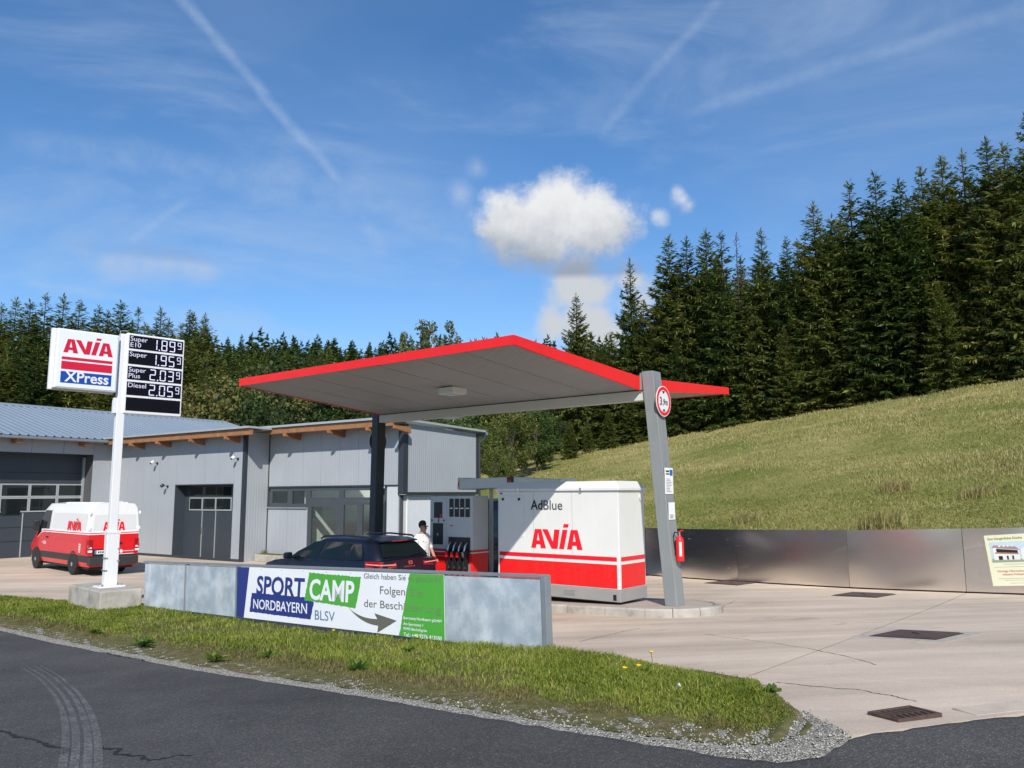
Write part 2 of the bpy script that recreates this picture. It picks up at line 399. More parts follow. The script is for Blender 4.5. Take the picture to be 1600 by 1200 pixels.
# meadow slope behind the steel wall
def meadowmat():
    m = bpy.data.materials.new('meadow_turf'); m.use_nodes = True; t = m.node_tree; n = t.nodes; l = t.links
    b = n['Principled BSDF']; b.inputs['Roughness'].default_value = .95; b.inputs['Specular IOR Level'].default_value = .1
    co = n.new('ShaderNodeTexCoord')
    def ns(sc, det, r=.6, d=0.):
        q = n.new('ShaderNodeTexNoise'); q.inputs['Scale'].default_value = sc; q.inputs['Detail'].default_value = det; q.inputs['Roughness'].default_value = r; q.inputs['Distortion'].default_value = d
        l.new(co.outputs['Object'], q.inputs['Vector']); return q.outputs[0]
    big = ns(.16, 6, .62, .4); fine = ns(1.3, 8, .75)
    mx = n.new('ShaderNodeMath'); mx.operation = 'MULTIPLY_ADD'; l.new(fine, mx.inputs[0]); mx.inputs[1].default_value = .45; l.new(big, mx.inputs[2])
    rp = n.new('ShaderNodeValToRGB'); l.new(mx.outputs[0], rp.inputs[0])
    e = rp.color_ramp.elements; e[0].position = .5; e[0].color = (.14, .17, .034, 1); e[1].position = .90; e[1].color = (.42, .34, .14, 1)
    q = e.new(.68); q.color = (.24, .225, .068, 1)
    l.new(rp.outputs[0], b.inputs['Base Color'])
    bp = n.new('ShaderNodeBump'); bp.inputs['Strength'].default_value = .8; bp.inputs['Distance'].default_value = .25; l.new(fine, bp.inputs['Height']); l.new(bp.outputs[0], b.inputs['Normal'])
    return m
aa = np.concatenate([np.linspace(-60, -8, 27), np.linspace(-7, 60, 90), np.linspace(62, 150, 30)])
bb = np.concatenate([np.linspace(0.03, 12, 30), np.linspace(12.6, 70, 80), np.linspace(72, 150, 26)])
A_, B_ = np.meshgrid(aa, bb, indexing='ij')
mx_ = WA[0]+A_*WD[0]+B_*WN[0]; my_ = WA[1]+A_*WD[1]+B_*WN[1]; mz_ = meadow_z(mx_, my_)
V = np.stack([mx_, my_, mz_], -1).reshape(-1, 3); na, nb = A_.shape
I = np.arange(na*nb).reshape(na, nb); Fq = np.stack([I[:-1, :-1], I[1:, :-1], I[1:, 1:], I[:-1, 1:]], -1).reshape(-1, 4)
cen = V[Fq].mean(1)
# leave out what lies under the forecourt and building on the left
BLa = rad(55.37-90)
keep = ~((cen[:, 0] < 3.) & (cen[:, 1] < 46) & (cen[:, 2] < 1.2) & (((cen[:, 0]-WA[0])*WD[0]+(cen[:, 1]-WA[1])*WD[1]) < -1.5))
mo = npmesh('meadow', V, Fq[keep], meadowmat(), smooth=True); tag(mo, kind='structure')

# wooded hill behind everything
xs_ = np.linspace(-420, 330, 76); ys_ = np.linspace(70, 520, 60)
X_, Y_ = np.meshgrid(xs_, ys_, indexing='ij'); Z_ = hill_z(X_, Y_)-.6
V = np.stack([X_, Y_, Z_], -1).reshape(-1, 3); I = np.arange(X_.size).reshape(X_.shape)
Fq = np.stack([I[:-1, :-1], I[1:, :-1], I[1:, 1:], I[:-1, 1:]], -1).reshape(-1, 4)
tag(npmesh('hill', V, Fq, M('forest_floor', (.02, .028, .010), .95, var=.3, vs=.05), smooth=True), kind='structure')

# ---------------------------------------------------------------- road, verge, gravel
EDGE = np.array([(-60, 57), (-30, 32.2), (-16, 20.5), (-9.28, 14.85), (-7, 12.95), (-4.73, 11.0), (-2.01, 8.55), (-.9, 7.45), (-.01, 6.55), (.86, 5.72), (1.35, 5.28), (1.62, 5.13), (1.95, 5.25), (2.29, 5.66), (3.1, 5.98), (3.76, 6.16), (6, 6.8), (12, 8.6), (30, 15)])
def edge_pts(n_sub=6):
    P = []
    for i in range(len(EDGE)-1):
        for k in range(n_sub):
            f = k/n_sub; P.append(EDGE[i]*(1-f)+EDGE[i+1]*f)
    P.append(EDGE[-1]); return np.array(P)
EP = edge_pts(8)
EP[8:-8] += (RNG.normal(0, .012, (len(EP)-16, 2)))
qs = np.concatenate([[0, .04, .12], np.linspace(.3, 9, 24), [12, 20, 40]])
dq = np.array([-.42, -.907])
P3 = []
for p in EP:
    row = []
    for q in qs:
        xy = p+dq*q; zz = g(*xy)+.006 - (.03 if q == 0 else 0)
        row.append((xy[0], xy[1], zz))
    P3.append(row)
def asphalt():
    m = bpy.data.materials.new('asphalt'); m.use_nodes = True; t = m.node_tree; n = t.nodes; l = t.links
    b = n['Principled BSDF']; b.inputs['Roughness'].default_value = .8; b.inputs['Specular IOR Level'].default_value = .35
    co = n.new('ShaderNodeTexCoord')
    def ns(sc, det, r=.6):
        q = n.new('ShaderNodeTexNoise'); q.inputs['Scale'].default_value = sc; q.inputs['Detail'].default_value = det; q.inputs['Roughness'].default_value = r
        l.new(co.outputs['Object'], q.inputs['Vector']); return q.outputs[0]
    vo = n.new('ShaderNodeTexVoronoi'); vo.inputs['Scale'].default_value = 95; l.new(co.outputs['Object'], vo.inputs['Vector'])
    s1 = n.new('ShaderNodeSeparateColor'); l.new(vo.outputs['Color'], s1.inputs[0])
    rp = n.new('ShaderNodeValToRGB'); l.new(s1.outputs[0], rp.inputs[0]); e = rp.color_ramp.elements
    e[0].position = .1; e[0].color = (.046, .044, .040, 1); e[1].position = .985; e[1].color = (.14, .137, .13, 1); q = e.new(.88); q.color = (.080, .076, .069, 1)
    big = ns(.55, 6, .6)
    mr = n.new('ShaderNodeMapRange'); l.new(big, mr.inputs[0]); mr.inputs[1].default_value = .3; mr.inputs[2].default_value = .7; mr.inputs[3].default_value = .68; mr.inputs[4].default_value = 1.35
    hv = n.new('ShaderNodeHueSaturation'); l.new(rp.outputs[0], hv.inputs['Color']); l.new(mr.outputs[0], hv.inputs['Value']); l.new(hv.outputs[0], b.inputs['Base Color'])
    bp = n.new('ShaderNodeBump'); bp.inputs['Strength'].default_value = .6; bp.inputs['Distance'].default_value = .006; l.new(vo.outputs['Distance'], bp.inputs['Height']); l.new(bp.outputs[0], b.inputs['Normal'])
    return m
ASPH = asphalt()
tag(MB().grid(P3).build('road', ASPH, smooth=60), kind='structure')

# barrier line (drawn here because the verge runs up to it)
BL = np.array([-8.08, 17.88]); BR = np.array([.41, 10.42]); BD = (BR-BL)/np.linalg.norm(BR-BL); BLEN = float(np.linalg.norm(BR-BL))
BN = np.array([BD[1], -BD[0]])                                      # towards the road
# inner rim of the verge: along the barrier, then round the tip beside the concrete
RIM = np.array([(-14, 21.0), (-11.9, 19.6), (-10.6, 18.95), (-8.9, 18.4), (-8.0, 17.9), (-4, 14.38), (-1.5, 12.18), (.41, 10.50), (1.2, 9.75), (1.9, 8.75), (2.34, 8.02), (2.29, 7.25), (2.22, 6.5), (2.13, 5.95)])
OUT = np.array([(-15.2, 20.05), (-12.2, 17.42), (-9.28, 15.05), (-7, 13.15), (-6, 12.3), (-4.0, 10.55), (-2.01, 8.75), (-.4, 7.1), (.3, 6.4), (.86, 5.86), (1.15, 5.66), (1.4, 5.5), (1.68, 5.48), (2.0, 5.72)])
def resamp(P, n):
    d = np.concatenate([[0], np.cumsum(np.linalg.norm(np.diff(P, axis=0), axis=1))]); t = np.linspace(0, 1, n)
    # keep the vertex correspondence: piecewise in index
    u = np.linspace(0, 1, len(P)); return np.stack([np.interp(t, u, P[:, k]) for k in (0, 1)], 1)
NV = 150
OO = resamp(OUT, NV); II = resamp(RIM, NV)
def verge_xy(t, q):
    """t,q in 0..1 arrays"""
    k = t*(NV-1); i = np.clip(k.astype(int), 0, NV-2); f = (k-i)[:, None]
    a = OO[i]*(1-f)+OO[i+1]*f; b = II[i]*(1-f)+II[i+1]*f
    return a*(1-q[:, None])+b*q[:, None]
def verge_h(t, q):
    tip = np.clip((1-t)/.3, 0, 1)*np.interp(t, [0, .3, .42, .52, .62, 1], [.15, .2, .45, .6, .3, .2])
    return .006+(.08*np.sin(np.clip(q*1.1, 0, 1)*math.pi/2)*tip + .02*np.sin(t*90)*q*(1-q)*4)*np.clip(q*6, 0, 1)+.012
tt = np.linspace(0, 1, NV); qq = np.linspace(0, 1, 22)
P3 = []
for t_ in tt:
    xy = verge_xy(np.full(22, t_), qq); hh = verge_h(np.full(22, t_), qq)
    P3.append([(xy[j, 0], xy[j, 1], g(xy[j, 0], xy[j, 1])+hh[j]-(.08 if j == 21 else 0)) for j in range(22)])
tag(MB().grid(P3).build('verge', GRASSG, smooth=60), kind='structure')
# gravel shoulder between asphalt and turf
def gravelmat():
    m = bpy.data.materials.new('gravel'); m.use_nodes = True; t = m.node_tree; n = t.nodes; l = t.links
    b = n['Principled BSDF']; b.inputs['Roughness'].default_value = .9
    co = n.new('ShaderNodeTexCoord'); vo = n.new('ShaderNodeTexVoronoi'); vo.inputs['Scale'].default_value = 75; l.new(co.outputs['Object'], vo.inputs['Vector'])
    s1 = n.new('ShaderNodeSeparateColor'); l.new(vo.outputs['Color'], s1.inputs[0])
    rp = n.new('ShaderNodeValToRGB'); l.new(s1.outputs[1], rp.inputs[0]); e = rp.color_ramp.elements
    e[0].color = (.15, .14, .115, 1); e[1].color = (.50, .47, .40, 1); q = e.new(.6); q.color = (.29, .27, .225, 1)
    l.new(rp.outputs[0], b.inputs['Base Color'])
    bp = n.new('ShaderNodeBump'); bp.inputs['Strength'].default_value = 1; bp.inputs['Distance'].default_value = .015; bp.invert = True; l.new(vo.outputs['Distance'], bp.inputs['Height']); l.new(bp.outputs[0], b.inputs['Normal'])
    return m
GRAV = gravelmat()
GO = resamp(EDGE[2:14], 130)
gw = np.interp(np.linspace(0, 1, 130), [0, .3, .55, .75, .85, .93, 1], [.5, .55, .6, .7, .8, .8, .8])
gdir = [np.array([math.sin(a), math.cos(a)]) for a in np.interp(np.linspace(0, 1, 130), [0, .85, 1], [.305, .25, -.06])]
P3 = []
for i, p in enumerate(GO):
    row = []
    for q in np.linspace(0, 1, 8):
        xy = p+gdir[i]*q*gw[i]
        row.append((xy[0], xy[1], g(*xy)+.014+.008*math.sin(i*1.7+q*9)-(.03 if q in (0,) else 0)))
    P3.append(row)
tag(MB().grid(P3).build('gravel_shoulder', GRAV, smooth=60), kind='structure')
# loose stones on the shoulder
sv, sf = [], []
base = np.array([(1, 0, 0), (-1, 0, 0), (0, 1, 0), (0, -1, 0), (0, 0, .7), (0, 0, -.5)], float)
bf = [(0, 2, 4), (2, 1, 4), (1, 3, 4), (3, 0, 4), (2, 0, 5), (1, 2, 5), (3, 1, 5), (0, 3, 5)]
for k in range(2600):
    i = int(RNG.integers(0, 130)); q = RNG.random()
    xy = GO[i]+gdir[i]*q*gw[i]*1.05+RNG.normal(0, .03, 2); s = RNG.uniform(.004, .012)*(1.8 if RNG.random() < .05 else 1)
    a = RNG.random()*6.28; R2 = np.array([[math.cos(a), -math.sin(a), 0], [math.sin(a), math.cos(a), 0], [0, 0, 1]])
    vv = (base*RNG.uniform(.6, 1.2, (6, 3)))@R2.T*s+np.array([xy[0], xy[1], g(*xy)+.02])
    sf += [tuple(np.array(f)+len(sv)*6) for f in bf]; sv.append(vv)
tag(npmesh('loose_gravel', np.concatenate(sv), np.array(sf), M('pale_stone', (.36, .34, .295), .85, var=.6, vs=9.)), 'pale loose gravel scattered along the edge of the road', 'gravel', kind='stuff')

# ---------------------------------------------------------------- concrete forecourt, slab by slab
def concmat():
    m = bpy.data.materials.new('forecourt_concrete'); m.use_nodes = True; t = m.node_tree; n = t.nodes; l = t.links
    b = n['Principled BSDF']; b.inputs['Roughness'].default_value = .82; b.inputs['Specular IOR Level'].default_value = .3
    co = n.new('ShaderNodeTexCoord'); oi = n.new('ShaderNodeObjectInfo')
    def ns(sc, det, r=.6, d=0., v=None):
        q = n.new('ShaderNodeTexNoise'); q.inputs['Scale'].default_value = sc; q.inputs['Detail'].default_value = det; q.inputs['Roughness'].default_value = r; q.inputs['Distortion'].default_value = d
        if v:
            mp = n.new('ShaderNodeMapping'); mp.inputs['Scale'].default_value = v; mp.inputs['Rotation'].default_value = (0, 0, AC); l.new(co.outputs['Object'], mp.inputs[0]); l.new(mp.outputs[0], q.inputs['Vector'])
        else: l.new(co.outputs['Object'], q.inputs['Vector'])
        return q.outputs[0]
    big = ns(.35, 7, .6, .3); streak = ns(.9, 5, .6, 0, (.18, 1.6, 1)); fine = ns(38, 4, .7)
    rp = n.new('ShaderNodeValToRGB'); l.new(big, rp.inputs[0]); e = rp.color_ramp.elements
    e[0].position = .28; e[0].color = (.47, .38, .295, 1); e[1].position = .72; e[1].color = (.65, .53, .41, 1)
    mr = n.new('ShaderNodeMapRange'); l.new(streak, mr.inputs[0]); mr.inputs[1].default_value = .3; mr.inputs[2].default_value = .75; mr.inputs[3].default_value = 1.12; mr.inputs[4].default_value = .72
    mf = n.new('ShaderNodeMapRange'); l.new(fine, mf.inputs[0]); mf.inputs[1].default_value = .3; mf.inputs[2].default_value = .7; mf.inputs[3].default_value = .88; mf.inputs[4].default_value = 1.1
    mo_ = n.new('ShaderNodeMapRange'); l.new(oi.outputs['Random'], mo_.inputs[0]); mo_.inputs[3].default_value = .95; mo_.inputs[4].default_value = 1.06
    a1 = n.new('ShaderNodeMath'); a1.operation = 'MULTIPLY'; l.new(mr.outputs[0], a1.inputs[0]); l.new(mf.outputs[0], a1.inputs[1])
    sp_ = ns(1.1, 5, .6, .5); ms = n.new('ShaderNodeMapRange'); l.new(sp_, ms.inputs[0]); ms.interpolation_type = 'SMOOTHSTEP'; ms.inputs[1].default_value = .62; ms.inputs[2].default_value = .74; ms.inputs[3].default_value = 1; ms.inputs[4].default_value = .74
    a0 = n.new('ShaderNodeMath'); a0.operation = 'MULTIPLY'; l.new(a1.outputs[0], a0.inputs[0]); l.new(ms.outputs[0], a0.inputs[1])
    a2 = n.new('ShaderNodeMath'); a2.operation = 'MULTIPLY'; l.new(a0.outputs[0], a2.inputs[0]); l.new(mo_.outputs[0], a2.inputs[1])
    hv = n.new('ShaderNodeHueSaturation'); l.new(rp.outputs[0], hv.inputs['Color']); l.new(a2.outputs[0], hv.inputs['Value']); l.new(hv.outputs[0], b.inputs['Base Color'])
    bp = n.new('ShaderNodeBump'); bp.inputs['Strength'].default_value = .25; bp.inputs['Distance'].default_value = .008; l.new(fine, bp.inputs['Height']); l.new(bp.outputs[0], b.inputs['Normal'])
    return m
FCON = concmat()
fc = thing('forecourt', None, None, (0, 0, 0)); fc['kind'] = 'structure'
def clip(poly, p, nrm):
    outp = []
    for i in range(len(poly)):
        a, b = poly[i], poly[(i+1) % len(poly)]; da, db = (a-p)@nrm, (b-p)@nrm
        if da >= 0: outp.append(a)
        if (da >= 0) != (db >= 0): outp.append(a+(b-a)*da/(da-db))
    return outp
e1 = np.array([-9.28, 14.9])+np.array([.28, .31]); d1 = np.array([-.01, 6.6])+np.array([.28, .31])-e1; n1_ = np.array([-d1[1], d1[0]])/np.linalg.norm(d1)
e2 = np.array([2.29, 5.70]); d2 = np.array([3.76, 6.20])-e2; n2_ = np.array([-d2[1], d2[0]])/np.linalg.norm(d2)
if n1_[1] < 0: n1_ = -n1_
if n2_[1] < 0: n2_ = -n2_
O0 = np.array([2.5, 8.5]); SX, SY = 5.2, 4.6
gap = .014
for i in range(-8, 4):
    for j in range(-3, 9):
        c0 = O0+CX*(i*SX)+CP*(j*SY)
        poly = [c0+CX*gap+CP*gap, c0+CX*(SX-gap)+CP*gap, c0+CX*(SX-gap)+CP*(SY-gap), c0+CX*gap+CP*(SY-gap)]
        poly = clip(poly, e1, n1_); poly = clip(poly, e2, n2_) if len(poly) > 2 else poly
        if len(poly) > 2: poly = clip(poly, WA-WN*.0, -WN)
        if len(poly) < 3: continue
        poly = np.array(poly); cm = poly.mean(0)
        if cm[0] < -26 or cm[1] > 46 or cm[0] > 19: continue
        # subdivide so that the slab follows the fall of the ground
        bm = bmesh.new(); f = bm.faces.new([bm.verts.new((p[0], p[1], 0)) for p in poly])
        for k in range(1, 5):
            for dv, L_ in ((CX, SX), (CP, SY)):
                q = c0+dv*(L_*k/5); bmesh.ops.bisect_plane(bm, geom=bm.verts[:]+bm.edges[:]+bm.faces[:], plane_co=(q[0], q[1], 0), plane_no=(dv[0], dv[1], 0))
        for v in bm.verts: v.co.z = float(g(v.co.x, v.co.y))
        r = bmesh.ops.extrude_face_region(bm, geom=bm.faces[:])
        for v in [q for q in r['geom'] if isinstance(q, bmesh.types.BMVert)]: v.co.z -= .14
        bmesh.ops.recalc_face_normals(bm, faces=bm.faces)
        me = bpy.data.meshes.new('slab'); bm.to_mesh(me); bm.free(); link('slab', me, FCON, fc)
# joint filler under the slabs
P3 = [[(x, y, g(x, y)-.008 if (np.array([x, y])-e1)@n1_ > -.0 and (np.array([x, y])-e2)@n2_ > .0 and (np.array([x, y])-WA)@WN < .3 else g(x, y)-.25) for y in np.linspace(4, 48, 100)] for x in np.linspace(-34, 18, 110)]
tag(MB().grid(P3).build('joint_sand', M('dark_joint_fill', (.028, .024, .02), .95, var=.3, vs=8)), kind='structure')
# hairline cracks and tyre polish: flat marks lying on the surfaces
def strip(name, pts, wid, mat, off, parent=None, jit=0.):
    P = []
    pts = np.array(pts, float)
    for i, p in enumerate(pts):
        d = pts[min(i+1, len(pts)-1)]-pts[max(i-1, 0)]; d /= np.linalg.norm(d)+1e-9; nn = np.array([-d[1], d[0]])
        w_ = (wid if np.isscalar(wid) else wid[i])*(1+RNG.uniform(-jit, jit))
        P.append([(p[0]+nn[0]*s*w_/2, p[1]+nn[1]*s*w_/2, g(p[0]+nn[0]*s*w_/2, p[1]+nn[1]*s*w_/2)+off) for s in (-1, 1)])
    return MB().grid(P).build(name, mat, parent)
def wiggle(a, b, n=26, amp=.05):
    a, b = np.array(a[:2]), np.array(b[:2]); t = np.linspace(0, 1, n)[:, None]; d = b-a; nn = np.array([-d[1], d[0]])/np.linalg.norm(d)
    w_ = np.cumsum(RNG.normal(0, amp*.35, n)); w_ -= np.linspace(w_[0], w_[-1], n)
    return a+(b-a)*t+nn*w_[:, None]
CRK = M('crack_dirt', (.05, .043, .036), .95, var=.3)
for a, b, w_ in [((1100, 991), (1262, 1013), .009), ((1262, 1013), (1369, 1039), .009), ((905, 1003), (1000, 982), .012), ((1212, 1066), (1332, 1077), .012), ((1332, 1077), (1432, 1096), .012), ((1100, 962), (1150, 938), .012), ((1300, 972), (1420, 974), .008)]:
    o = strip('crack', wiggle(gp(*a), gp(*b), 26, .03), w_, CRK, .003, fc, .5); 
road_o = bpy.data.objects['road']
RCRK = M('asphalt_crack', (.010, .010, .011), .9, var=.3)
for a, b, w_ in [((-20, 1140), (98, 1180), .03), ((155, 1168), (225, 1188), .03), ((225, 1188), (300, 1182), .015), ((160, 1020), (225, 1034), .03)]:
    strip('crack', wiggle(gp(*a), gp(*b), 30, .05), w_, RCRK, .010, road_o, .6)
def polish():
    m = bpy.data.materials.new('tyre_polish'); m.use_nodes = True; t = m.node_tree; n = t.nodes; l = t.links
    b = n['Principled BSDF']; b.inputs['Base Color'].default_value = (.24, .24, .235, 1); b.inputs['Roughness'].default_value = .85
    co = n.new('ShaderNodeTexCoord'); q = n.new('ShaderNodeTexNoise'); q.inputs['Scale'].default_value = 40; q.inputs['Detail'].default_value = 6; l.new(co.outputs['Object'], q.inputs['Vector'])
    q2 = n.new('ShaderNodeTexNoise'); q2.inputs['Scale'].default_value = 2.2; q2.inputs['Detail'].default_value = 6; q2.inputs['Roughness'].default_value = .7; l.new(co.outputs['Object'], q2.inputs['Vector']); c2 = n.new('ShaderNodeMapRange'); l.new(q2.outputs[0], c2.inputs[0]); c2.inputs[1].default_value = .32; c2.inputs[2].default_value = .62; c2.inputs[3].default_value = .12; c2.inputs[4].default_value = .62
    mr = n.new('ShaderNodeMapRange'); l.new(q.outputs[0], mr.inputs[0]); mr.inputs[1].default_value = .35; mr.inputs[2].default_value = .7; mr.inputs[3].default_value = .1; mr.inputs[4].default_value = 1.5
    m2 = n.new('ShaderNodeMath'); m2.operation = 'MULTIPLY'; l.new(mr.outputs[0], m2.inputs[0]); l.new(c2.outputs[0], m2.inputs[1])
    l.new(m2.outputs[0], b.inputs['Alpha']); return m
POL = polish()
arc = [(45, 1040), (80, 1060), (105, 1085), (120, 1110), (128, 1140), (130, 1170), (126, 1215)]
ctr = np.array([gp(*q)[:2] for q in arc]); t_ = np.linspace(0, 1, len(ctr)); tf = np.linspace(0, 1, 50)
ctr = np.stack([np.interp(tf, t_, ctr[:, k]) for k in (0, 1)], 1)
for it in range(6): ctr[1:-1] = (ctr[:-2]+ctr[1:-1]*2+ctr[2:])/4
for k, off in enumerate((-.115, -.045, .035, .10)):
    dd = np.gradient(ctr, axis=0); dd /= np.linalg.norm(dd, axis=1)[:, None]; nn = np.stack([-dd[:, 1], dd[:, 0]], 1)
    strip('tyre_mark', ctr+nn*off, .055*np.clip(np.linspace(.15, 1.6, 50), 0, 1), POL, .011, road_o)

# ================================================================== BUILDING
IC = np.array([-17.51, 35.08]); BF = Frame(IC, rad(-34.63))
bld = thing('service_building', 'long grey panel-clad workshop and office building with timber eaves', 'building', (IC[0], IC[1], 0), rad(-34.63))
XO = 9.12; YR = 1.11; XG = 16.07; YG = 5.25; ZE = 4.86
def cladding(a0, a1, z0, z1, mp, pitch=1.1, rib=.004, nr=9, name='wall_panel'):
    n = max(1, round((a1-a0)/pitch)); w_ = (a1-a0)/n
    for i in range(n):
        s, e = a0+i*w_+.006, a0+(i+1)*w_-.006
        prof = [(s, -.03), (s, .0)]
        if rib:
            for k in range(nr):
                c = s+(e-s)*(k+.5)/nr; h_ = (e-s)/nr
                prof += [(c-h_*.42, 0), (c-h_*.30, rib), (c+h_*.30, rib), (c+h_*.42, 0)]
        prof += [(e, 0), (e, -.03)]
        zt = z1 if np.isscalar(z1) else None
        V = [mp(a, d, z0) for a, d in prof]+[mp(a, d, zt if zt is not None else z1(a)) for a, d in prof]
        k = len(prof)
        MB().add(V, [(j, j+1, k+j+1, k+j) for j in range(k-1)]).build(name, CLAD, bld)
front = lambda y0: (lambda a, d, z: (a, y0-d, z))
right = lambda x0: (lambda a, d, z: (x0+d, a, z))
# solid core so that no light leaks (dark backing behind the panels)
CORE = M('wall_core', (.07, .075, .08), .8, var=.05)
m = MB(); m.box(-14, -.06, -15, -5.95, -.1, 4.8); m.box(-14, -.06, -.88, 10.4, -.1, 4.8); m.box(-14, -.80, -5.95, -.88, 0, 4.8); m.box(-.80, -.06, -5.95, -.88, 4.2, 4.8)
m.build('hall_core', CORE, bld)
m = MB(); m.box(-.06, 4.72, .06, 7, -.1, ZE-.1); m.box(8.49, XO-.06, .06, 7, -.1, ZE-.1); m.box(4.72, 8.49, .52, 7, -.1, ZE-.1); m.box(4.72, 8.49, .06, .52, 2.9, ZE-.1)
m.box(XO-.06, XG-.06, YR+.06, YR+.2, 2.75, ZE-.1); m.box(XG-.2, XG-.06, YR+.2, YG, 2.45, ZE-.22); m.box(XO-.06, XG-.2, YG-.1, YG, 2.75, ZE-.25); m.box(XO-.06, 11.2, YR+.06, YR+.3, -.1, 2.0); m.box(15.1, 15.9, YR+.06, YG-.3, -.1, 2.43); m.box(XO-.06, XG-.2, YG-.1, YG, -.1, 2.75)
m.build('annex_core', CORE, bld)
# claddings
cladding(-15, -5.95, 0, 4.8, right(0), 1.15, .0015, 4); cladding(-5.95, -.9, 4.2, 4.8, right(0), 1.15, .0015, 4); cladding(-.9, 0, 0, 4.8, right(0), 1.1, .003, 8)
cladding(0.03, 4.74, 0, ZE-.05, front(0), 1.05, .0015, 3); cladding(4.74, 8.47, 2.88, ZE-.05, front(0), 1.05, .0015, 3); cladding(8.47, XO-.13, 0, ZE-.05, front(0), 1.1, .0015, 3)
cladding(.1, YR-.02, 0, ZE-.05, right(XO), 1.1, .004, 8)
cladding(XO+.02, XG-.22, 2.72, ZE+.03, front(YR), .98, .004, 8)
x480 = BF.onY(480, 800, YR)[0]
cladding(XO+.02, x480, 0.0, 1.98, front(YR), .9, .003, 5)
zg = lambda a: ZE-.02-.035*(a-YR)
cladding(YR+.2, YG-.12, 2.52, zg, right(XG), 1.02, .006, 9)
# corner trims
for nm, b_ in (('corner_trim', (XO-.13, XO+.02, -.02, .10)), ('corner_trim', (XG-.22, XG+.02, YR-.03, YR+.2)), ('corner_trim', (XG-.1, XG+.02, YG-.12, YG+.03))):
    bx(nm, b_[0], b_[1], b_[2], b_[3], 0 if b_[0] < 12 else 2.44, ZE-.04 if b_[3] < 4 else ZE-.17, DARK, bld)
bx('base_trim', XG-.05, XG+.03, YR+.2, YG-.1, 2.42, 2.52, DARK, bld)
PALE = M('pale_wall_panel', (.50, .53, .54), .45, var=.04)
cladding_lower = bx('lower_wall', XG-.3, XG-.16, YR+.2, YG, 0, 2.42, PALE, bld)
dy0, dy1 = BF.onX(637, 800, XG-.16)[1], BF.onX(674, 800, XG-.16)[1]
d = bx('side_door', XG-.165, XG-.12, dy0, dy1, .05, 2.36, M('white_door', (.68, .70, .72), .4, var=.03), bld, .008)
bx('door_frame', XG-.16, XG-.10, dy0-.08, dy0-.005, .02, 2.42, WHT, d); bx('door_frame', XG-.16, XG-.10, dy0-.005, dy1+.08, 2.365, 2.42, WHT, d)
bx('plinth', 0, XO-.13, -.015, -.0012, -.02, .10, DARK, bld)
# roofs
ROOF = M('blue_grey_roof_sheet', (.25, .30, .345), .4, metal=.2, var=.05, vs=.5)
EAVE = M('eave_flashing', (.42, .46, .47), .4, metal=.3, var=.05)
rw = -7.0; zr = 6.78; ze = 4.84; xe = .55
prof = []
y = -15.0; 
while y < 10.5:
    prof += [(y, 0), (y+.22, 0), (y+.25, .04), (y+.30, .04)]; y += .33
prof.append((10.6, 0))
V = [(xe, a, ze+d) for a, d in prof]+[(rw, a, zr+d) for a, d in prof]+[(-14.5, a, ze+d) for a, d in prof]; k = len(prof)
rf = MB().add(V, [(j, j+1, k+j+1, k+j) for j in range(k-1)]+[(k+j, k+j+1, 2*k+j+1, 2*k+j) for j in range(k-1)]).build('hall_roof', ROOF, bld)
m = MB(); m.prism([(-.2, -.06), (0, .055), (.2, -.06), (.2, -.04), (0, .075), (-.2, -.04)], -15, 10.6, 'y'); m.v = [(p[0]+rw, p[1], p[2]+zr+.02) for p in m.v]; m.build('ridge_cap', ROOF, rf)
m = MB()
for yy in np.arange(-15, 10.5, .33): m.box(rw+.17, rw+.2, yy, yy+.2, zr-.09, zr-.035)
m.build('ridge_filler', BLACK, rf)
m = MB(); m.prism([(xe-.04, ze-.02), (xe-.03, ze-.11), (xe+.03, ze-.145), (xe+.09, ze-.11), (xe+.1, ze-.02), (xe+.085, ze-.02), (xe+.075, ze-.1), (xe+.03, ze-.125), (xe-.015, ze-.1), (xe-.025, ze-.02)], -15, -.62, 'y')
m.build('gutter', GALVF, rf)
bx('soffit_board', .0015, xe-.05, -15, 0, ze-.12, ze-.06, M('eave_soffit', (.20, .12, .07), .7, var=.15), rf)
for yy in (-13.6, -10.4, -7.2, -4.0, -1.35): bx('rafter_end', .0, .5, yy-.22, yy+.02, ze-.30, ze-.121, TIMBER, bld, .01)
m = MB(); yf = -.70
yb2 = .30; ZB2 = ZE+.07; xA = XO+1.05      # the eave steps back over the recess
def roofpiece(P, z0): m.prism(P, 0, .075); m.v[-2*len(P):] = [(a, b, c+z0-.16*max(0, b)/(YG+.25)) for a, b, c in m.v[-2*len(P):]]
ox0, ox1, oy0, oy1 = 10.4, 15.7, 1.7, 4.3       # unseen roof opening, added to let sun into the office
roofpiece([(-.6, yf), (xA, yf), (xA, yb2+.3), (-.6, yb2+.3)], ZE); roofpiece([(-.6, yb2+.3), (XO+.2, yb2+.3), (XO+.2, YG+.25), (-.6, YG+.25)], ZE)
roofpiece([(XO+.2, yb2), (XG+.3, yb2), (XG+.2, YR), (XG+.2, oy0), (XO+.2, oy0)], ZB2); roofpiece([(XO+.2, oy1), (XG+.2, oy1), (XG+.2, YG+.25), (XO+.2, YG+.25)], ZB2)
roofpiece([(XO+.2, oy0), (ox0, oy0), (ox0, oy1), (XO+.2, oy1)], ZB2); roofpiece([(ox1, oy0), (XG+.2, oy0), (XG+.2, oy1), (ox1, oy1)], ZB2)
ar = m.build('annex_roof', EAVE, bld)
bx('eave_purlin', .2, xA-.05, -.60, -.45, ZE-.235, ZE-.01, TIMBER, bld, .008); bx('eave_purlin', xA-.3, XG+.12, yb2+.08, yb2+.22, ZB2-.235, ZB2-.02, TIMBER, bld, .008)
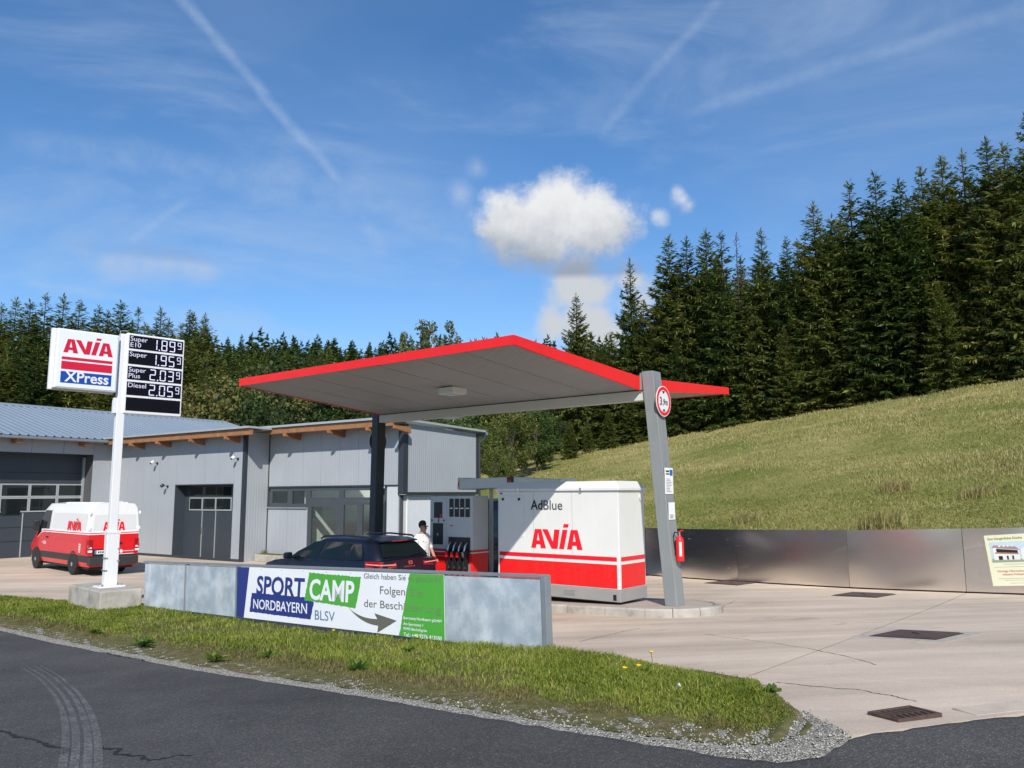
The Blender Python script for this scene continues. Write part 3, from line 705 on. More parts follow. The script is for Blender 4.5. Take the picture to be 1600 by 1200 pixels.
bx('soffit_board', XO+.25, XG+.1, yb2+.23, YR-.01, ZB2-.13, ZB2-.07, M('eave_soffit', (.2, .12, .07)), bld)
bx('soffit_board', .2, xA-.1, -.44, -.02, ZE-.09, ZE-.03, M('eave_soffit', (.2, .12, .07)), bld)
for px in (205, 246, 298, 353):
    xx = BF.onY(px, 684, -.6)[0]
    MB().prism([(-.66, ZE-.24), (-.66, ZE-.34), (-.05, ZE-.46), (-.0, ZE-.46), (-.0, ZE-.24)], xx-.06, xx+.06, 'x').build('rafter', TIMBER, bld, .006)
for px in (446, 515, 575, 618):
    xx = BF.onY(px, 668, yb2+.1)[0]
    MB().prism([(yb2+.03, ZB2-.24), (yb2+.03, ZB2-.34), (YR-.05, ZB2-.46), (YR-.01, ZB2-.46), (YR-.01, ZB2-.24)], xx-.06, xx+.06, 'x').build('rafter', TIMBER, bld, .006)
# little gutter end and downpipe on the far corner
MB().tube([(XG+.12, YG+.3, ZE-.1), (XG+.12, YG+.3, ZE-.3), (XG-.02, YG+.12, ZE-.5), (XG-.02, YG+.12, .1)], .045, 8).build('downpipe', DARK, bld, smooth=40)
MB().tube([(XG+.2, YG+.32, ZE-.14), (-.5, YG+.32, ZE-.14)], .06, 8).build('rear_gutter', GALVF, bld, smooth=40)

# ---- sectional door of the hall
ZB = lambda py, px=60: BF.onX(px, py, -.71)[2]
YB = lambda px, py=770: BF.onX(px, py, -.71)[1]
sd = bx('sectional_door', -.78, -.71, -5.95, -.88, -.02, 4.2, M('door_slate', (.040, .050, .062), .45, var=.06), bld)
ALU = M('aluminium_frame', (.46, .48, .48), .4, metal=.4, var=.05)
zt, zm, zb2 = ZB(755.7), ZB(776.8), ZB(800.)
yc = [YB(0), YB(43.5), YB(87), YB(130)]; stp = yc[2]-yc[1]
cols = [yc[3]-stp*i for i in range(5)][::-1]; cols = [c for c in cols if c > -5.9]
for i in range(len(cols)-1):
    for za, zb_ in ((zm, zt), (zb2, zm)):
        if i == 1 and za == zb2: pass
        f = bx('window', -.71, -.68, cols[i]+.004, cols[i+1]-.004, za+.004, zb_-.004, ALU, sd)
        bx('pane', -.682, -.676, cols[i]+.06, cols[i+1]-.06, za+.06, zb_-.06, GLASS, f)
for zz in (zt+.45, zt+.02, zb2-.02, zb2-.6, zb2-1.15): bx('section_joint', -.711, -.706, -5.9, -.9, zz-.012, zz+.012, BLACK, sd)
bx('wicket_frame', -.71, -.685, YB(38)-.02, YB(38)+.02, .02, zb2-.03, ALU, sd)
bx('wicket_window', -.71, -.67, YB(3), YB(33), ZB(803), ZB(783), GLASS, sd)
bx('door_rail', -.71, -.62, -.99, -.90, 0, 4.1, ALU, sd)
# ---- niche door of the annex
dx0, dx1 = 4.74, 8.47; zl = 2.88
SLATE = M('door_slate', (.040, .050, .062)); 
bx('niche_reveal', dx0-.02, dx0+.02, -.004, .5, 0, zl, SLATE, bld); bx('niche_reveal', dx1-.02, dx1+.02, -.004, .5, 0, zl, SLATE, bld); bx('niche_head', dx0+.02, dx1-.02, -.006, .5, zl-.04, zl, SLATE, bld)
nd_ = bx('workshop_door', dx0+.02, dx1-.02, .46, .50, 0, zl-.04, SLATE, bld)
XB = lambda px, py=800: BF.onY(px, py, .46)[0]; ZN = lambda py, px=330: BF.onY(px, py, .46)[2]
xs3 = [XB(296), XB(316.5), XB(337.5), XB(362)]; zz3 = [ZN(798), ZN(777), ZN(759)]
for i in range(3):
    for j in range(2):
        f = bx('window', xs3[i]+.004, xs3[i+1]-.004, .43, .46, zz3[j]+.004, zz3[j+1]-.004, ALU if j == 0 else SLATE, nd_)
        bx('pane', xs3[i]+.05, xs3[i+1]-.05, .424, .431, zz3[j]+.06, zz3[j+1]-.05, GLASS, f)
for xx in xs3[1:3]: bx('leaf_edge', xx-.018, xx+.018, .44, .46, .03, zz3[0]-.002, ALU, nd_)
bx('handle', xs3[1]-.03, xs3[1]+.02, .38, .44, .95, 1.2, CHROME, nd_, .008)
# ---- office windows in the recess
def glazmat():
    m = bpy.data.materials.new('clear_glazing'); m.use_nodes = True; t = m.node_tree; n = t.nodes; l = t.links
    n.remove(n['Principled BSDF']); tr_ = n.new('ShaderNodeBsdfTransparent'); tr_.inputs[0].default_value = (.86, .92, .90, 1)
    gl = n.new('ShaderNodeBsdfGlossy'); gl.inputs['Roughness'].default_value = .02; mx = n.new('ShaderNodeMixShader'); mx.inputs[0].default_value = .09; l.new(tr_.outputs[0], mx.inputs[1]); l.new(gl.outputs[0], mx.inputs[2]); l.new(mx.outputs[0], n['Material Output'].inputs[0])
    return m
GLZ = glazmat()
XR = lambda px, py=790: BF.onY(px, py, YR)[0]; ZR = lambda py, px=520: BF.onY(px, py, YR)[2]
HZ = 2.72
m = MB()
FR = M('window_frame_grey', (.055, .066, .075), .45, var=.05)
def window(x0, x1, z0, z1, y=YR+.02, fw=.07, name='window'):
    m = MB(); m.box(x0, x0+fw, y, y+.06, z0, z1); m.box(x1-fw, x1, y, y+.06, z0, z1); m.box(x0+fw, x1-fw, y, y+.06, z0, z0+fw); m.box(x0+fw, x1-fw, y, y+.06, z1-fw, z1)
    f = m.build(name, FR, bld); bx('pane', x0+fw, x1-fw, y+.025, y+.035, z0+fw, z1-fw, GLZ, f); return f
xa, xb_, xc, xd, xf, xg2 = XR(418), XR(452), XR(480), XR(532), XR(578), XR(600)
zs = 2.0; zt1 = ZR(783)
window(xa+.1, xb_, zs, HZ, fw=.14); window(xb_+.004, xc, zs, HZ, fw=.12)
bx('window_sill', XO+.0, xc-.0, YR-.06, YR+.02, zs-.06, zs-.005, GALVF, bld)
window(xc+.004, xd, zt1, HZ, fw=.13); window(xd+.004, xf+.25, zt1, HZ, fw=.13)
window(xc+.004, xd, .02, zt1-.004, fw=.2, name='glazed_door'); window(xd+.004, xd+.95, .02, zt1-.004, fw=.14, name='glazed_door'); window(xd+.954, xd+2.2, .02, zt1-.004, fw=.12, name='glazed_door')
window(xd+2.2+.004, XG-.75, .02, HZ, fw=.12, name='glazed_door')
bx('window_head', XO+.02, XG-.24, YR-.03, YR+.05, HZ+.002, HZ+.05, DARK, bld)
bx('pier_panel', XG-.74, XG-.23, YR-.0, YR+.06, 0, HZ, PALE, bld)
nb_ = bx('notice_board', XG-1.45, XG-.95, YR-.03, YR+.015, .9, 2.1, FR, bld)
for k in range(6): bx('notice_line', XG-1.38, XG-1.02, YR-.036, YR-.031, 1.92-k*.17, 2.0-k*.17, M('notice_print', (.02, .03, .05), .5), nb_)
# room behind the glass
RM = M('office_wall', (.62, .70, .64), .8, var=.03)
bx('room_back_wall', XO+.1, 15.8, YG-.25, YG-.15, 0, ZE-.3, RM, bld); bx('room_floor', XO+.1, 15.0, YR+.32, YG-.25, -.02, .015, M('office_floor', (.35, .33, .30), .6), bld)
bx('room_side_wall', xc-.5, xc-.42, YR+.3, YG-.25, 0, 2.66, M('office_side', (.75, .72, .66), .8), bld)
bx('room_pillar', xd+1.05, xd+1.25, YR+.8, YR+1.0, 0, 2.66, M('office_post', (.55, .38, .16), .7), bld)
bx('room_counter', xc+.2, xd+2.4, YR+2.2, YR+2.8, .02, 1.0, M('office_counter', (.7, .7, .68), .6), bld, .01)

# floodlights and camera on the annex wall
def spot(px, py, label, dark=False):
    q = BF.onY(px, py, -.02); w_ = BF.w(q[0], 0)
    t = thing('wall_spotlight', label, 'lamp', (w_[0], w_[1], q[2]), rad(-34.63), 'small lamps on the office wall'); t.scale = (.75, .75, .75)
    bx('bracket', -.05, .05, -.06, -.003, -.06, .06, BLACK, t, .006)
    MB().tube([(0, -.06, 0), (0, -.16, .03)], .018, 8).build('arm', BLACK, t)
    m = MB(); m.lathe([(.055, 0), (.085, .02), (.085, .16), (.06, .19)], 14); h_ = m.build('head', BLACK if dark else SIGNW, t, smooth=40); h_.location = (0, -.26, .10); h_.rotation_euler = (rad(125), 0, 0)
    h2 = MB().lathe([(.07, -.004), (.07, .004)], 14).build('lens', GLASS, h_); h2.location = (0, 0, .193)
spot(246, 724, 'white headed wall lamp nearest the sign pole, high on the grey office wall')
spot(372, 717, 'white headed wall lamp beside the dark corner trim of the grey office')
spot(262, 760, 'small black lamp lower on the wall left of the workshop door', True)
# planter at the foot of the recess
pq = BF.w(9.9, YR-.35)
pl = thing('planter', 'low pale concrete planter with a tuft of green at the office wall', 'planter', (pq[0], pq[1], 0), rad(-34.63))
m = MB(); m.box(-.7, .7, -.25, .25, 0, .26); m.build('trough', CONC, pl, .02); bx('soil', -.62, .62, -.18, .18, .26, .28, GRASSG, pl)
m = MB()
for k in range(40):
    a = RNG.uniform(-.6, -.35); b = RNG.uniform(-.15, .15); dx, dy = RNG.normal(0, .05, 2); h_ = RNG.uniform(.08, .2)
    m.add([(a-.012, b, .27), (a+.012, b, .27), (a+dx, b+dy, .27+h_)], [(0, 1, 2)])
m.build('foliage', M('herb_green', (.09, .16, .03), .7), pl, fix=False)

# ================================================================== CANOPY, ISLAND, CABINET, PUMP
K = gp(970, 945.5, .15)[:2]; CF = Frame(K, AC)         # local x along the island, y away from the road
gz = lambda x, y: float(g(*CF.w(x, y)))
B2 = CF.loc(gp(1055, 946, .15)); yb = B2[1]             # line of the two columns (local y)
IZ = gz(.5, .4)+.15                                     # island top beside the cabinet
# island of kerb stones
isl = thing('pump_island', None, None, (0, 0, 0)); isl['kind'] = 'structure'
x0i, x1i = -8.6, 2.05; ya, yb_ = -.42, 1.55; rr = (yb_-ya)/2; yc_ = (ya+yb_)/2
path = []
for x in np.arange(x0i, x1i-rr+.01, .85): path.append((x, ya))
x1 = path[-1][0]
for a in np.linspace(-90, 90, 7)[1:]: path.append((x1+rr*math.cos(rad(a)), yc_+rr*math.sin(rad(a))))
for x in np.arange(x1-.85, x0i-.01, -.85): path.append((x, yb_))
path = np.array(path)
def inset(p, d):
    t = min(max(p[0], x0i), x1); c = np.array([t, yc_]); v = p-c
    return p-v/np.linalg.norm(v)*d if p[0] > x1-.01 else np.array([p[0], p[1]+(d if p[1] < yc_ else -d)])
for i in range(len(path)-1):
    a, b = path[i], path[i+1]; d_ = (b-a)/np.linalg.norm(b-a)*.006; n_ = 4 if a[0] > x1-.3 and b[0] > x1-.3 else 1
    for_ = []
    sub = [a+d_+(b-a-2*d_)*k/n_ for k in range(n_+1)]
    if n_ > 1:
        sub = []
        a0 = math.atan2(a[1]-yc_, a[0]-x1); a1 = math.atan2(b[1]-yc_, b[0]-x1)
        for k in range(n_+1):
            an = a0+.006+(a1-a0-.012)*k/n_; sub.append(np.array([x1+rr*math.cos(an), yc_+rr*math.sin(an)]))
    m = MB(); P = []
    for s in sub:
        o_ = CF.w(*s); i_ = CF.w(*inset(s, .15)); t_ = CF.w(*inset(s, .025)); zb = float(g(*o_)); zt_ = zb+.15
        P.append([(o_[0], o_[1], zb-.05), (o_[0], o_[1], zt_-.03), (t_[0], t_[1], zt_), (i_[0], i_[1], zt_), (i_[0], i_[1], zb-.05)])
    m.grid(P); m.add(P[0], [(0, 1, 2, 3, 4)]); m.add(P[-1], [(4, 3, 2, 1, 0)])
    m.build('kerb_stone', CONC, isl)
inn = []
for s in path:
    q = inset(s, .156); inn.append(q)
bm = bmesh.new(); f = bm.faces.new([bm.verts.new((*CF.w(*q), 0)) for q in inn])
for k in np.arange(-8, 2, .6):
    q = CF.w(k, 0); bmesh.ops.bisect_plane(bm, geom=bm.verts[:]+bm.edges[:]+bm.faces[:], plane_co=(q[0], q[1], 0), plane_no=(CX[0], CX[1], 0))
for v in bm.verts: v.co.z = float(g(v.co.x, v.co.y))+.147
me = bpy.data.meshes.new('island_paving'); bmesh.ops.recalc_face_normals(bm, faces=bm.faces); bm.to_mesh(me); bm.free()
link('island_paving', me, M('island_screed', (.40, .34, .28), .85, var=.12, vs=3, bump=.2), isl)

# ---------------- canopy (butterfly roof on two leaning columns)
cpy = thing('canopy', 'red edged butterfly canopy on two leaning grey columns over the pumps', 'canopy', (K[0], K[1], 0), AC)
xC = CF.loc(onp(1004, 612, CF.w(0, yb), CF.y))[0]      # right end of the roof
xD = CF.loc(onp(600, 655, CF.w(0, yb), CF.y))[0]       # left end
WG = 4.16; zv = 4.46; zo = 4.80                        # wing width, underside at valley, underside at outer rim
def zs_(q): return zv+(zo-zv)*abs(q)/WG
SOF = M('soffit_sheet', (.42, .425, .43), .5, metal=.1, var=.05, vs=.7)
npan = 7
for sgn in (-1, 1):
    for i in range(npan):
        a0 = xD+(xC-xD)*i/npan+.008; a1 = xD+(xC-xD)*(i+1)/npan-.008
        prof = []; nr = 16
        for k in range(nr):
            c = a0+(a1-a0)*(k+.5)/nr; h_ = (a1-a0)/nr
            prof += [(c-h_*.5, 0), (c-h_*.12, 0), (c-h_*.08, .012), (c+h_*.4, .012)]
        prof.append((a1, 0))
        qa, qb = .10*sgn, (WG-.03)*sgn
        V = [(a, yb+qa, zs_(qa)+d) for a, d in prof]+[(a, yb+qb, zs_(qb)+d) for a, d in prof]; k = len(prof)
        MB().add(V, [(j, j+1, k+j+1, k+j) for j in range(k-1)]).build('soffit_panel', SOF, cpy)
    # upper skin
    MB().hexa([(xD, yb, zv+.19), (xC, yb, zv+.19), (xC, yb+WG*sgn, zo+.10), (xD, yb+WG*sgn, zo+.10), (xD, yb, zv+.21), (xC, yb, zv+.21), (xC, yb+WG*sgn, zo+.12), (xD, yb+WG*sgn, zo+.12)]).build('roof_skin', GALVF, cpy)
    # fascia: outer rim of even height, end boards deep at the valley and thin at the rim
    y0_, y1_ = sorted((yb+WG*sgn, yb+(WG+.035)*sgn))
    bx('fascia', xD-.03, xC+.03, y0_, y1_, zo-.012, zo+.145, RED, cpy)
    for xe_ in (xC, xD-.035):
        P = [(yb+.0*sgn, zv-.02), (yb+WG*sgn, zo-.012), (yb+WG*sgn, zo+.145), (yb+.0*sgn, zv+.26)]
        MB().prism(P, xe_, xe_+.035, 'x').build('end_fascia', RED, cpy)
BEAM = M('beam_white', (.60, .59, .54), .45, var=.04)
bx('valley_beam', xD-.10, xC+.22, yb-.10, yb+.10, zv-.20, zv-.005, BEAM, cpy, .006)
xl = CF.onY(707, 618, yb-1.9)
ll = bx('ceiling_lamp', xl[0]-.21, xl[0]+.21, yb-2.11, yb-1.69, zs_(1.9)-.13, zs_(1.9)-.0, WHT, cpy, .01)
bx('diffuser', xl[0]-.12, xl[0]+.12, yb-2.02, yb-1.78, zs_(1.9)-.136, zs_(1.9)-.1305, M('lamp_diffuser', (.35, .36, .36), .3), ll)
xl2 = xl[0]-3.6
ll2 = bx('ceiling_lamp', xl2-.28, xl2+.28, yb+1.62, yb+2.18, zs_(1.9)-.13, zs_(1.9), WHT, cpy, .01)
# columns
def column(xb, xt, zb, zt, gmat, wx=.25, wy=.33):
    V = [(xb-wx/2, yb-wy/2, zb), (xb+wx/2, yb-wy/2, zb), (xb+wx/2, yb+wy/2, zb), (xb-wx/2, yb+wy/2, zb), (xt-wx/2, yb-wy/2, zt), (xt+wx/2, yb-wy/2, zt), (xt+wx/2, yb+wy/2, zt), (xt-wx/2, yb+wy/2, zt)]
    return MB().hexa(V).build('column', gmat, cpy, .012)
zb2_ = gz(B2[0], yb)+.147
xt2 = xC+.20
column(B2[0], xt2, zb2_, zv+.36, GRY)
bx('beam_shoe', xC+.036, xt2-.125, yb-.165, yb+.165, zv+.0, zv+.335, GRY, cpy)
xb1 = CF.loc(onp(587, 900, CF.w(0, yb), CF.y))[0]
xt1 = xD-.18
column(xb1-.05, xt1, gz(xb1, yb)+.147, zv+.36, M('column_grey_shaded', (.030, .037, .048), .5, var=.05), .22, .28)  # same grey paint, with the canopy's shade put into the colour
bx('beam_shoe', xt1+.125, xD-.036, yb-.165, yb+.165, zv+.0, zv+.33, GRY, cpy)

# things fixed to the right column; its lean
lean = (xt2-B2[0])/(zv+.36-zb2_)
def colx(z): return B2[0]+lean*(z-zb2_)
def round_sign(label, wpos, z, az):
    t = thing('height_limit_sign', label, 'road sign', (wpos[0], wpos[1], z), az, 'round height signs on the canopy columns')
    MB().lathe([(.30, 0), (.30, .012)], 40, 'y').build('disc', SIGNW, t); MB().lathe([(.297, .0125), (.297, .016)], 40, 'y').build('back', M('sign_back_grey', (.10, .105, .11), .5), t)
    m = MB(); k = 48
    V = [(r*math.cos(2*math.pi*j/k), -.002, r*math.sin(2*math.pi*j/k)) for r in (.218, .285) for j in range(k)]
    m.add(V, [(j, (j+1) % k, k+(j+1) % k, k+j) for j in range(k)]).build('red_ring', LRED, t, fix=False)
    text('3', .165, BLACK, t, -.165, -.08, -.0035, xs=.85, bold=.02); text(',9', .12, BLACK, t, -.055, -.07, -.0035, xs=.9, bold=.02); text('m', .13, BLACK, t, .06, -.07, -.0035, xs=.75, bold=.012)
    for s in (-1, 1): MB().prism([(-.06, s*.20), (.06, s*.20), (0, s*.14)], -.0035, -.0025, 'y').build('arrow_mark', BLACK, t)
    bx('bracket', -.03, .03, .017, .06, -.12, .12, GALVF, t)
    return t
q = CF.onX(1037, 627, colx(3.95)+.125+.06); rs = round_sign('round red and white 3,9 m height limit sign on the right column', CF.w(q[0], q[1]), q[2], AC+math.pi/2)
q = CF.onX(590, 690, xt1-.125-.10); rs2 = round_sign('dark round disc seen from behind in shade on the left column', CF.w(q[0], q[1]), q[2], AC-math.pi/2)
PAPER = M('white_paper', (.78, .78, .76), .6, var=.03); INK = M('grey_print', (.30, .31, .33), .6); BLU = M('blue_print', (.02, .12, .42), .5)
def notice(name, label, py0, py1, wdt, blue):
    a = CF.onX(1048, py1, colx(2.)+.13)[2]; b = CF.onX(1048, py0, colx(2.)+.13)[2]; zc = (a+b)/2; hgt = b-a
    w_ = CF.w(colx(zc)+.125+.008+abs(lean)*hgt/2, yb-.02)
    t = thing(name, label, 'notice', (w_[0], w_[1], a), AC+math.pi/2)
    bx('sheet', -wdt/2, wdt/2, -.006, 0.006, 0, hgt, PAPER, t)
    n_ = 9 if blue else 4
    for k in range(n_): bx('text_line', -wdt*.4, wdt*(.05+.3*RNG.random()), -.0085, -.0065, hgt*(.08+.06*k), hgt*(.08+.06*k)+.012, INK, t)
    if blue:
        bx('emblem', wdt*.08, wdt*.44, -.0085, -.0065, hgt*.70, hgt*.93, BLU, t); bx('heading', -wdt*.42, wdt*.02, -.0085, -.0065, hgt*.84, hgt*.90, BLACK, t); bx('heading', -wdt*.42, wdt*.02, -.0085, -.0065, hgt*.74, hgt*.79, BLACK, t)
notice('information_notice', 'white notice with blue emblem taped to the right column', 731, 772, .32, True)
notice('small_notice', 'small plain white notice below the other sheet on the right column', 785, 812, .24, False)
# fire extinguisher on the right face of the column
ze_ = CF.onX(1064, 880, B2[0]+.3)[2]; ze_ = max(ze_, zb2_+.55)
xw = colx(ze_+.15)+.125+.10; w_ = CF.w(xw, yb-.02)
ex = thing('fire_extinguisher', 'red fire extinguisher hanging on the side of the right column', 'extinguisher', (w_[0], w_[1], ze_), AC); ex.scale = (.88, .88, .88)
MB().lathe([(.05, 0), (.085, .02), (.085, .44), (.075, .49), (.035, .53), (.03, .56)], 18).build('cylinder', RED, ex, smooth=40)
bx('label_sheet', .03, .07, -.091, -.05, .12, .42, PAPER, ex); MB().lathe([(.022, .56), (.022, .62)], 10).build('valve', CHROME, ex)
MB().tube([(-.0, 0, .60), (-.10, -.02, .62), (-.14, -.02, .50), (-.13, -.02, .2), (-.10, -.02, .12)], .014, 8).build('hose', BLACK, ex, smooth=40)
MB().tube([(-.03, 0, .63), (.09, 0, .66)], .012, 6).build('lever', RED, ex); bx('bracket', -.105, -.075, -.03, .03, .15, .45, BLACK, ex)

# ---------------- AdBlue cabinet
Lc, Dc = 3.05, 1.05; zt_ = 2.50-IZ
cab = thing('adblue_cabinet', 'white and red fuel additive cabinet lettered AdBlue on the island', 'cabinet', (K[0], K[1], IZ-.0), AC)
bx('skirt', -Lc+.0, 0, 0, Dc, .03, .26, M('skirt_grey', (.30, .29, .275), .5, var=.06), cab, .01)
bx('skirt_vent', -.16, -.09, -.006, .02, .06, .17, BLACK, cab); bx('skirt_plate', -1.32, -1.05, -.006, .02, .09, .19, M('skirt_plate_grey', (.24, .235, .225), .5), cab)
bx('foot', -Lc+.2, -.15, .12, Dc-.12, -.01, .03, BLACK, cab)
bd = bx('body', -Lc+.012, -.012, .012, Dc-.012, .262, zt_-.002, WHT, cab, .012)
# lid with chamfered rim
m = MB(); zl0, zl1, zl2 = zt_, zt_+.05, zt_+.19
a = [(-Lc-.03, -.03), (.03, -.03), (.03, Dc+.03), (-Lc-.03, Dc+.03)]; b = [(-Lc+.1, .10), (-.12, .10), (-.12, Dc-.10), (-Lc+.1, Dc-.10)]
V = [(x, y, zl0) for x, y in a]+[(x, y, zl1) for x, y in a]+[(x, y, zl2) for x, y in b]
m.add(V, [(3, 2, 1, 0)]+[(i, (i+1) % 4, 4+(i+1) % 4, 4+i) for i in range(4)]+[(4+i, 4+(i+1) % 4, 8+(i+1) % 4, 8+i) for i in range(4)]+[(8, 9, 10, 11)])
m.build('lid', WHT, cab, .006)
for xx in (-Lc*.80, -Lc*.28): bx('lid_catch', xx-.02, xx+.02, -.05, -.031, zt_-.01, zt_+.06, CHROME, cab)
zr1 = CF.onY(870, 875.8-2, 0)[2]-IZ; 
zA, zB_, zC_, zD_ = CF.onY(784, 861.6, 0)[2]-IZ, CF.onY(784, 867.5, 0)[2]-IZ, CF.onY(784, 870.9, 0)[2]-IZ, .285
for (x0, x1_, y0, y1, nm) in ((-Lc+.06, -.07, .004, .011, 'stripe'),):
    bx('red_stripe', x0, x1_, y0, y1, zB_, zA, LRED, cab); bx('red_panel', x0, x1_, y0, y1, zD_, zC_-.02, RED, cab)
bx('red_stripe', -.011, -.004, .07, Dc-.05, zB_, zA, LRED, cab); bx('red_panel', -.011, -.004, .07, Dc-.05, zD_, zC_-.02, RED, cab)
for xx in (-Lc*.36, -Lc*.68): bx('panel_seam', xx-.004, xx+.004, .009, .013, zA+.02, zt_-.02, M('seam_grey', (.42, .42, .40), .5), cab)
dr = bx('service_door', -Lc+.07, -Lc+.73, .004, .0115, zA+.32, zt_-.10, WHT, cab, .003)
for xx in (-Lc+.16, -Lc+.6): MB().lathe([(.03, -.012), (.03, .004)], 12, 'y', (xx, 0, zt_-.17)).build('lock', BLACK, dr)
bx('serial_plate', -Lc+.07, -Lc+.14, .004, .0115, zt_-.06, zt_-.035, BLACK, cab)
for s_t, pa, pb, mt, bo in (('Ad', 829, 847.5, BLACK, .02), ('Blue', 849, 878.5, M('slate_print', (.09, .09, .10), .5), .006)):
    xa_, xb2 = CF.onY(pa, 796, 0)[0], CF.onY(pb, 796, 0)[0]; to_ = text(s_t, .205, mt, cab, xa_, CF.onY(829, 796, 0)[2]-IZ, .004, 1., bo)
    xv = [v.co.x for v in to_.data.vertices]; k_ = (xb2-xa_)/(max(xv)-min(xv)); mn = min(xv)
    for v in to_.data.vertices: v.co.x = (v.co.x-mn)*k_
q0 = CF.onY(830, 855.5, 0); q1 = CF.onY(910, 859, 0); hL = (CF.onY(836, 826.5, 0)[2]-q0[2])
avia(hL, LRED, cab, q0[0], q0[2]-IZ, .004, xs=(q1[0]-q0[0])/(2.73*hL))
MB().lathe([(.07, -.004), (.07, .01)], 16, 'x', (0, Dc-.16, zt_-.14)).build('side_vent', WHT, cab)

# ---------------- fuel pump
pxR = CF.onY(738, 800, 0)[0]; pxL = CF.onY(672, 800, 0)[0]; Dp = .56; zp = gz(pxR, .2)+.147
pw = CF.w(pxL, 0.0); Wp = pxR-pxL; Hp = CF.onY(700, 775, 0)[2]-zp
pmp = thing('fuel_pump', 'grey and red four nozzle fuel pump with black displays on the island', 'fuel pump', (pw[0], pw[1], zp), AC)
PG = M('pump_grey', (.50, .51, .50), .4, var=.03); PG2 = M('pump_side_grey', (.42, .42, .40), .45, var=.04)
bx('base', 0, Wp, 0, Dp, 0, .92, RED, pmp, .01); bx('trim_line', -.004, Wp+.004, -.004, Dp+.004, .922, .945, WHT, pmp); bx('red_line', -.003, Wp+.003, -.003, Dp+.003, .947, .985, LRED, pmp)
bx('head', 0, Wp, 0, Dp, .987, Hp, PG, pmp, .015)
xs_p = Wp*.40
bx('pillar_seam', xs_p-.008, xs_p+.008, -.003, .01, 1.0, Hp-.03, PG2, pmp)
s1_ = bx('display', .10*Wp, .30*Wp, -.008, .01, Hp-.50, Hp-.14, BLACK, pmp, .004)
s2_ = bx('card_terminal', .08*Wp, .32*Wp, -.012, .01, Hp-1.10, Hp-.62, BLACK, pmp, .004)
bx('card_slot', .18*Wp, .22*Wp, -.018, -.012, Hp-.9, Hp-.85, CHROME, s2_); bx('red_flag', .25*Wp, .28*Wp, -.012, -.008, Hp-.5, Hp-.42, LRED, s1_)
text('1', .13, BLACK, pmp, .18*Wp, Hp-.60, -.004, bold=.03)
for xx in (.05*Wp, .34*Wp): MB().lathe([(.022, -.008), (.022, .004)], 10, 'y', (xx, 0, Hp-.555)).build('button', BLACK, pmp)
for k in range(4):
    xa_ = Wp*(.47+.125*k); s_ = bx('price_display', xa_, xa_+Wp*.10, -.008, .01, Hp-.47, Hp-.06, BLACK, pmp, .003)
    bx('display_print', xa_+.02, xa_+Wp*.10-.02, -.011, -.0085, Hp-.29, Hp-.265, PAPER, s_)
    bx('scale_mark', xa_+Wp*.07, xa_+Wp*.07+.006, -.004, .004, Hp-.58, Hp-.50, PG2, pmp)
bx('sticker', .49*Wp, .56*Wp, -.004, .004, Hp-.68, Hp-.655, LRED, pmp)
nb2 = bx('nozzle_bay', Wp*.46, Wp*.955, -.02, .01, Hp-1.30, Hp-.92, BLACK, pmp, .006)
for k in range(4):
    xa_ = Wp*(.49+.125*k)
    nz = MB().hexa([(xa_, -.09, Hp-1.62), (xa_+.09, -.09, Hp-1.62), (xa_+.09, -.0, Hp-1.62), (xa_, -.0, Hp-1.62), (xa_, -.15, Hp-1.22), (xa_+.09, -.15, Hp-1.22), (xa_+.09, -.0, Hp-1.16), (xa_, -.0, Hp-1.16)]).build('nozzle', BLACK, pmp, .012)
    MB().tube([(xa_+.045, -.13, Hp-1.22), (xa_+.055, -.10, Hp-1.10), (xa_+.06, -.05, Hp-1.04)], .018, 8).build('spout', CHROME, nz, smooth=40)
    bx('nozzle_guard', xa_-.012, xa_+.05, -.165, -.12, Hp-1.36, Hp-1.24, LRED if k < 3 else CHROME, nz, .008)
    MB().tube([(xa_+.045, -.08, Hp-1.60), (xa_+.03, -.13, .75), (xa_+.03, -.14, .35), (xa_+.05, -.09, .10), (xa_+.05, -.0, .06)], .026, 8).build('hose', BLACK, nz, smooth=40)
    bx('hose_cover', xa_+.10, xa_+.125, -.05, -.004, .03, Hp-1.5, GALVF, pmp)
bx('panel_line', .03*Wp, .4*Wp, -.003, .004, Hp-1.27, Hp-1.26, PG2, pmp); bx('panel_line', .06*Wp, .4*Wp, -.003, .004, Hp-1.36, Hp-1.35, PG2, pmp)

# ---------------- white shelter roof behind cabinet and pump
hx0 = CF.onY(716, 757, 1.45)[0]; hx1 = CF.onY(876, 757, 1.45)[0]; hzb = CF.onY(730, 764.5, 1.45)[2]; hzt = CF.onY(730, 748.5, 1.45)[2]; hm = CF.onY(798, 750, 1.45)[0]
hw = CF.w((hx0+hx1)/2, 1.75); zi = gz((hx0+hx1)/2, 1.5)+.147
sh = thing('terminal_shelter', 'thin white shelter roof with hazard striped end rising behind the pump', 'shelter', (hw[0], hw[1], float(g(*hw))), AC)
z0h = float(g(*hw)); hl = (hx1-hx0)/2; hmx = hm-(hx0+hx1)/2
P = [(-hl, hzb-z0h), (hl, hzb-z0h+.06), (hl, hzt-z0h-.06), (hmx, hzt-z0h+.03), (-hl, hzt-z0h)]
MB().prism(P, -.3, .32, 'y').build('roof', WHT, sh, .01)
ec = bx('end_cap', -hl-.012, -hl+.05, -.31, .33, hzb-z0h-.01, hzt-z0h+.04, WHT, sh)
MB().prism([(-hl-.008, hzb-z0h), (-hl+.045, hzb-z0h+.12), (-hl+.045, hzt-z0h-.01), (-hl-.008, hzt-z0h-.14)], -.316, -.309, 'y').build('hazard_stripe', LRED, ec)
bx('end_cap', hl-.03, hl+.012, -.31, .33, hzb-z0h+.05, hzt-z0h-.02, WHT, sh)
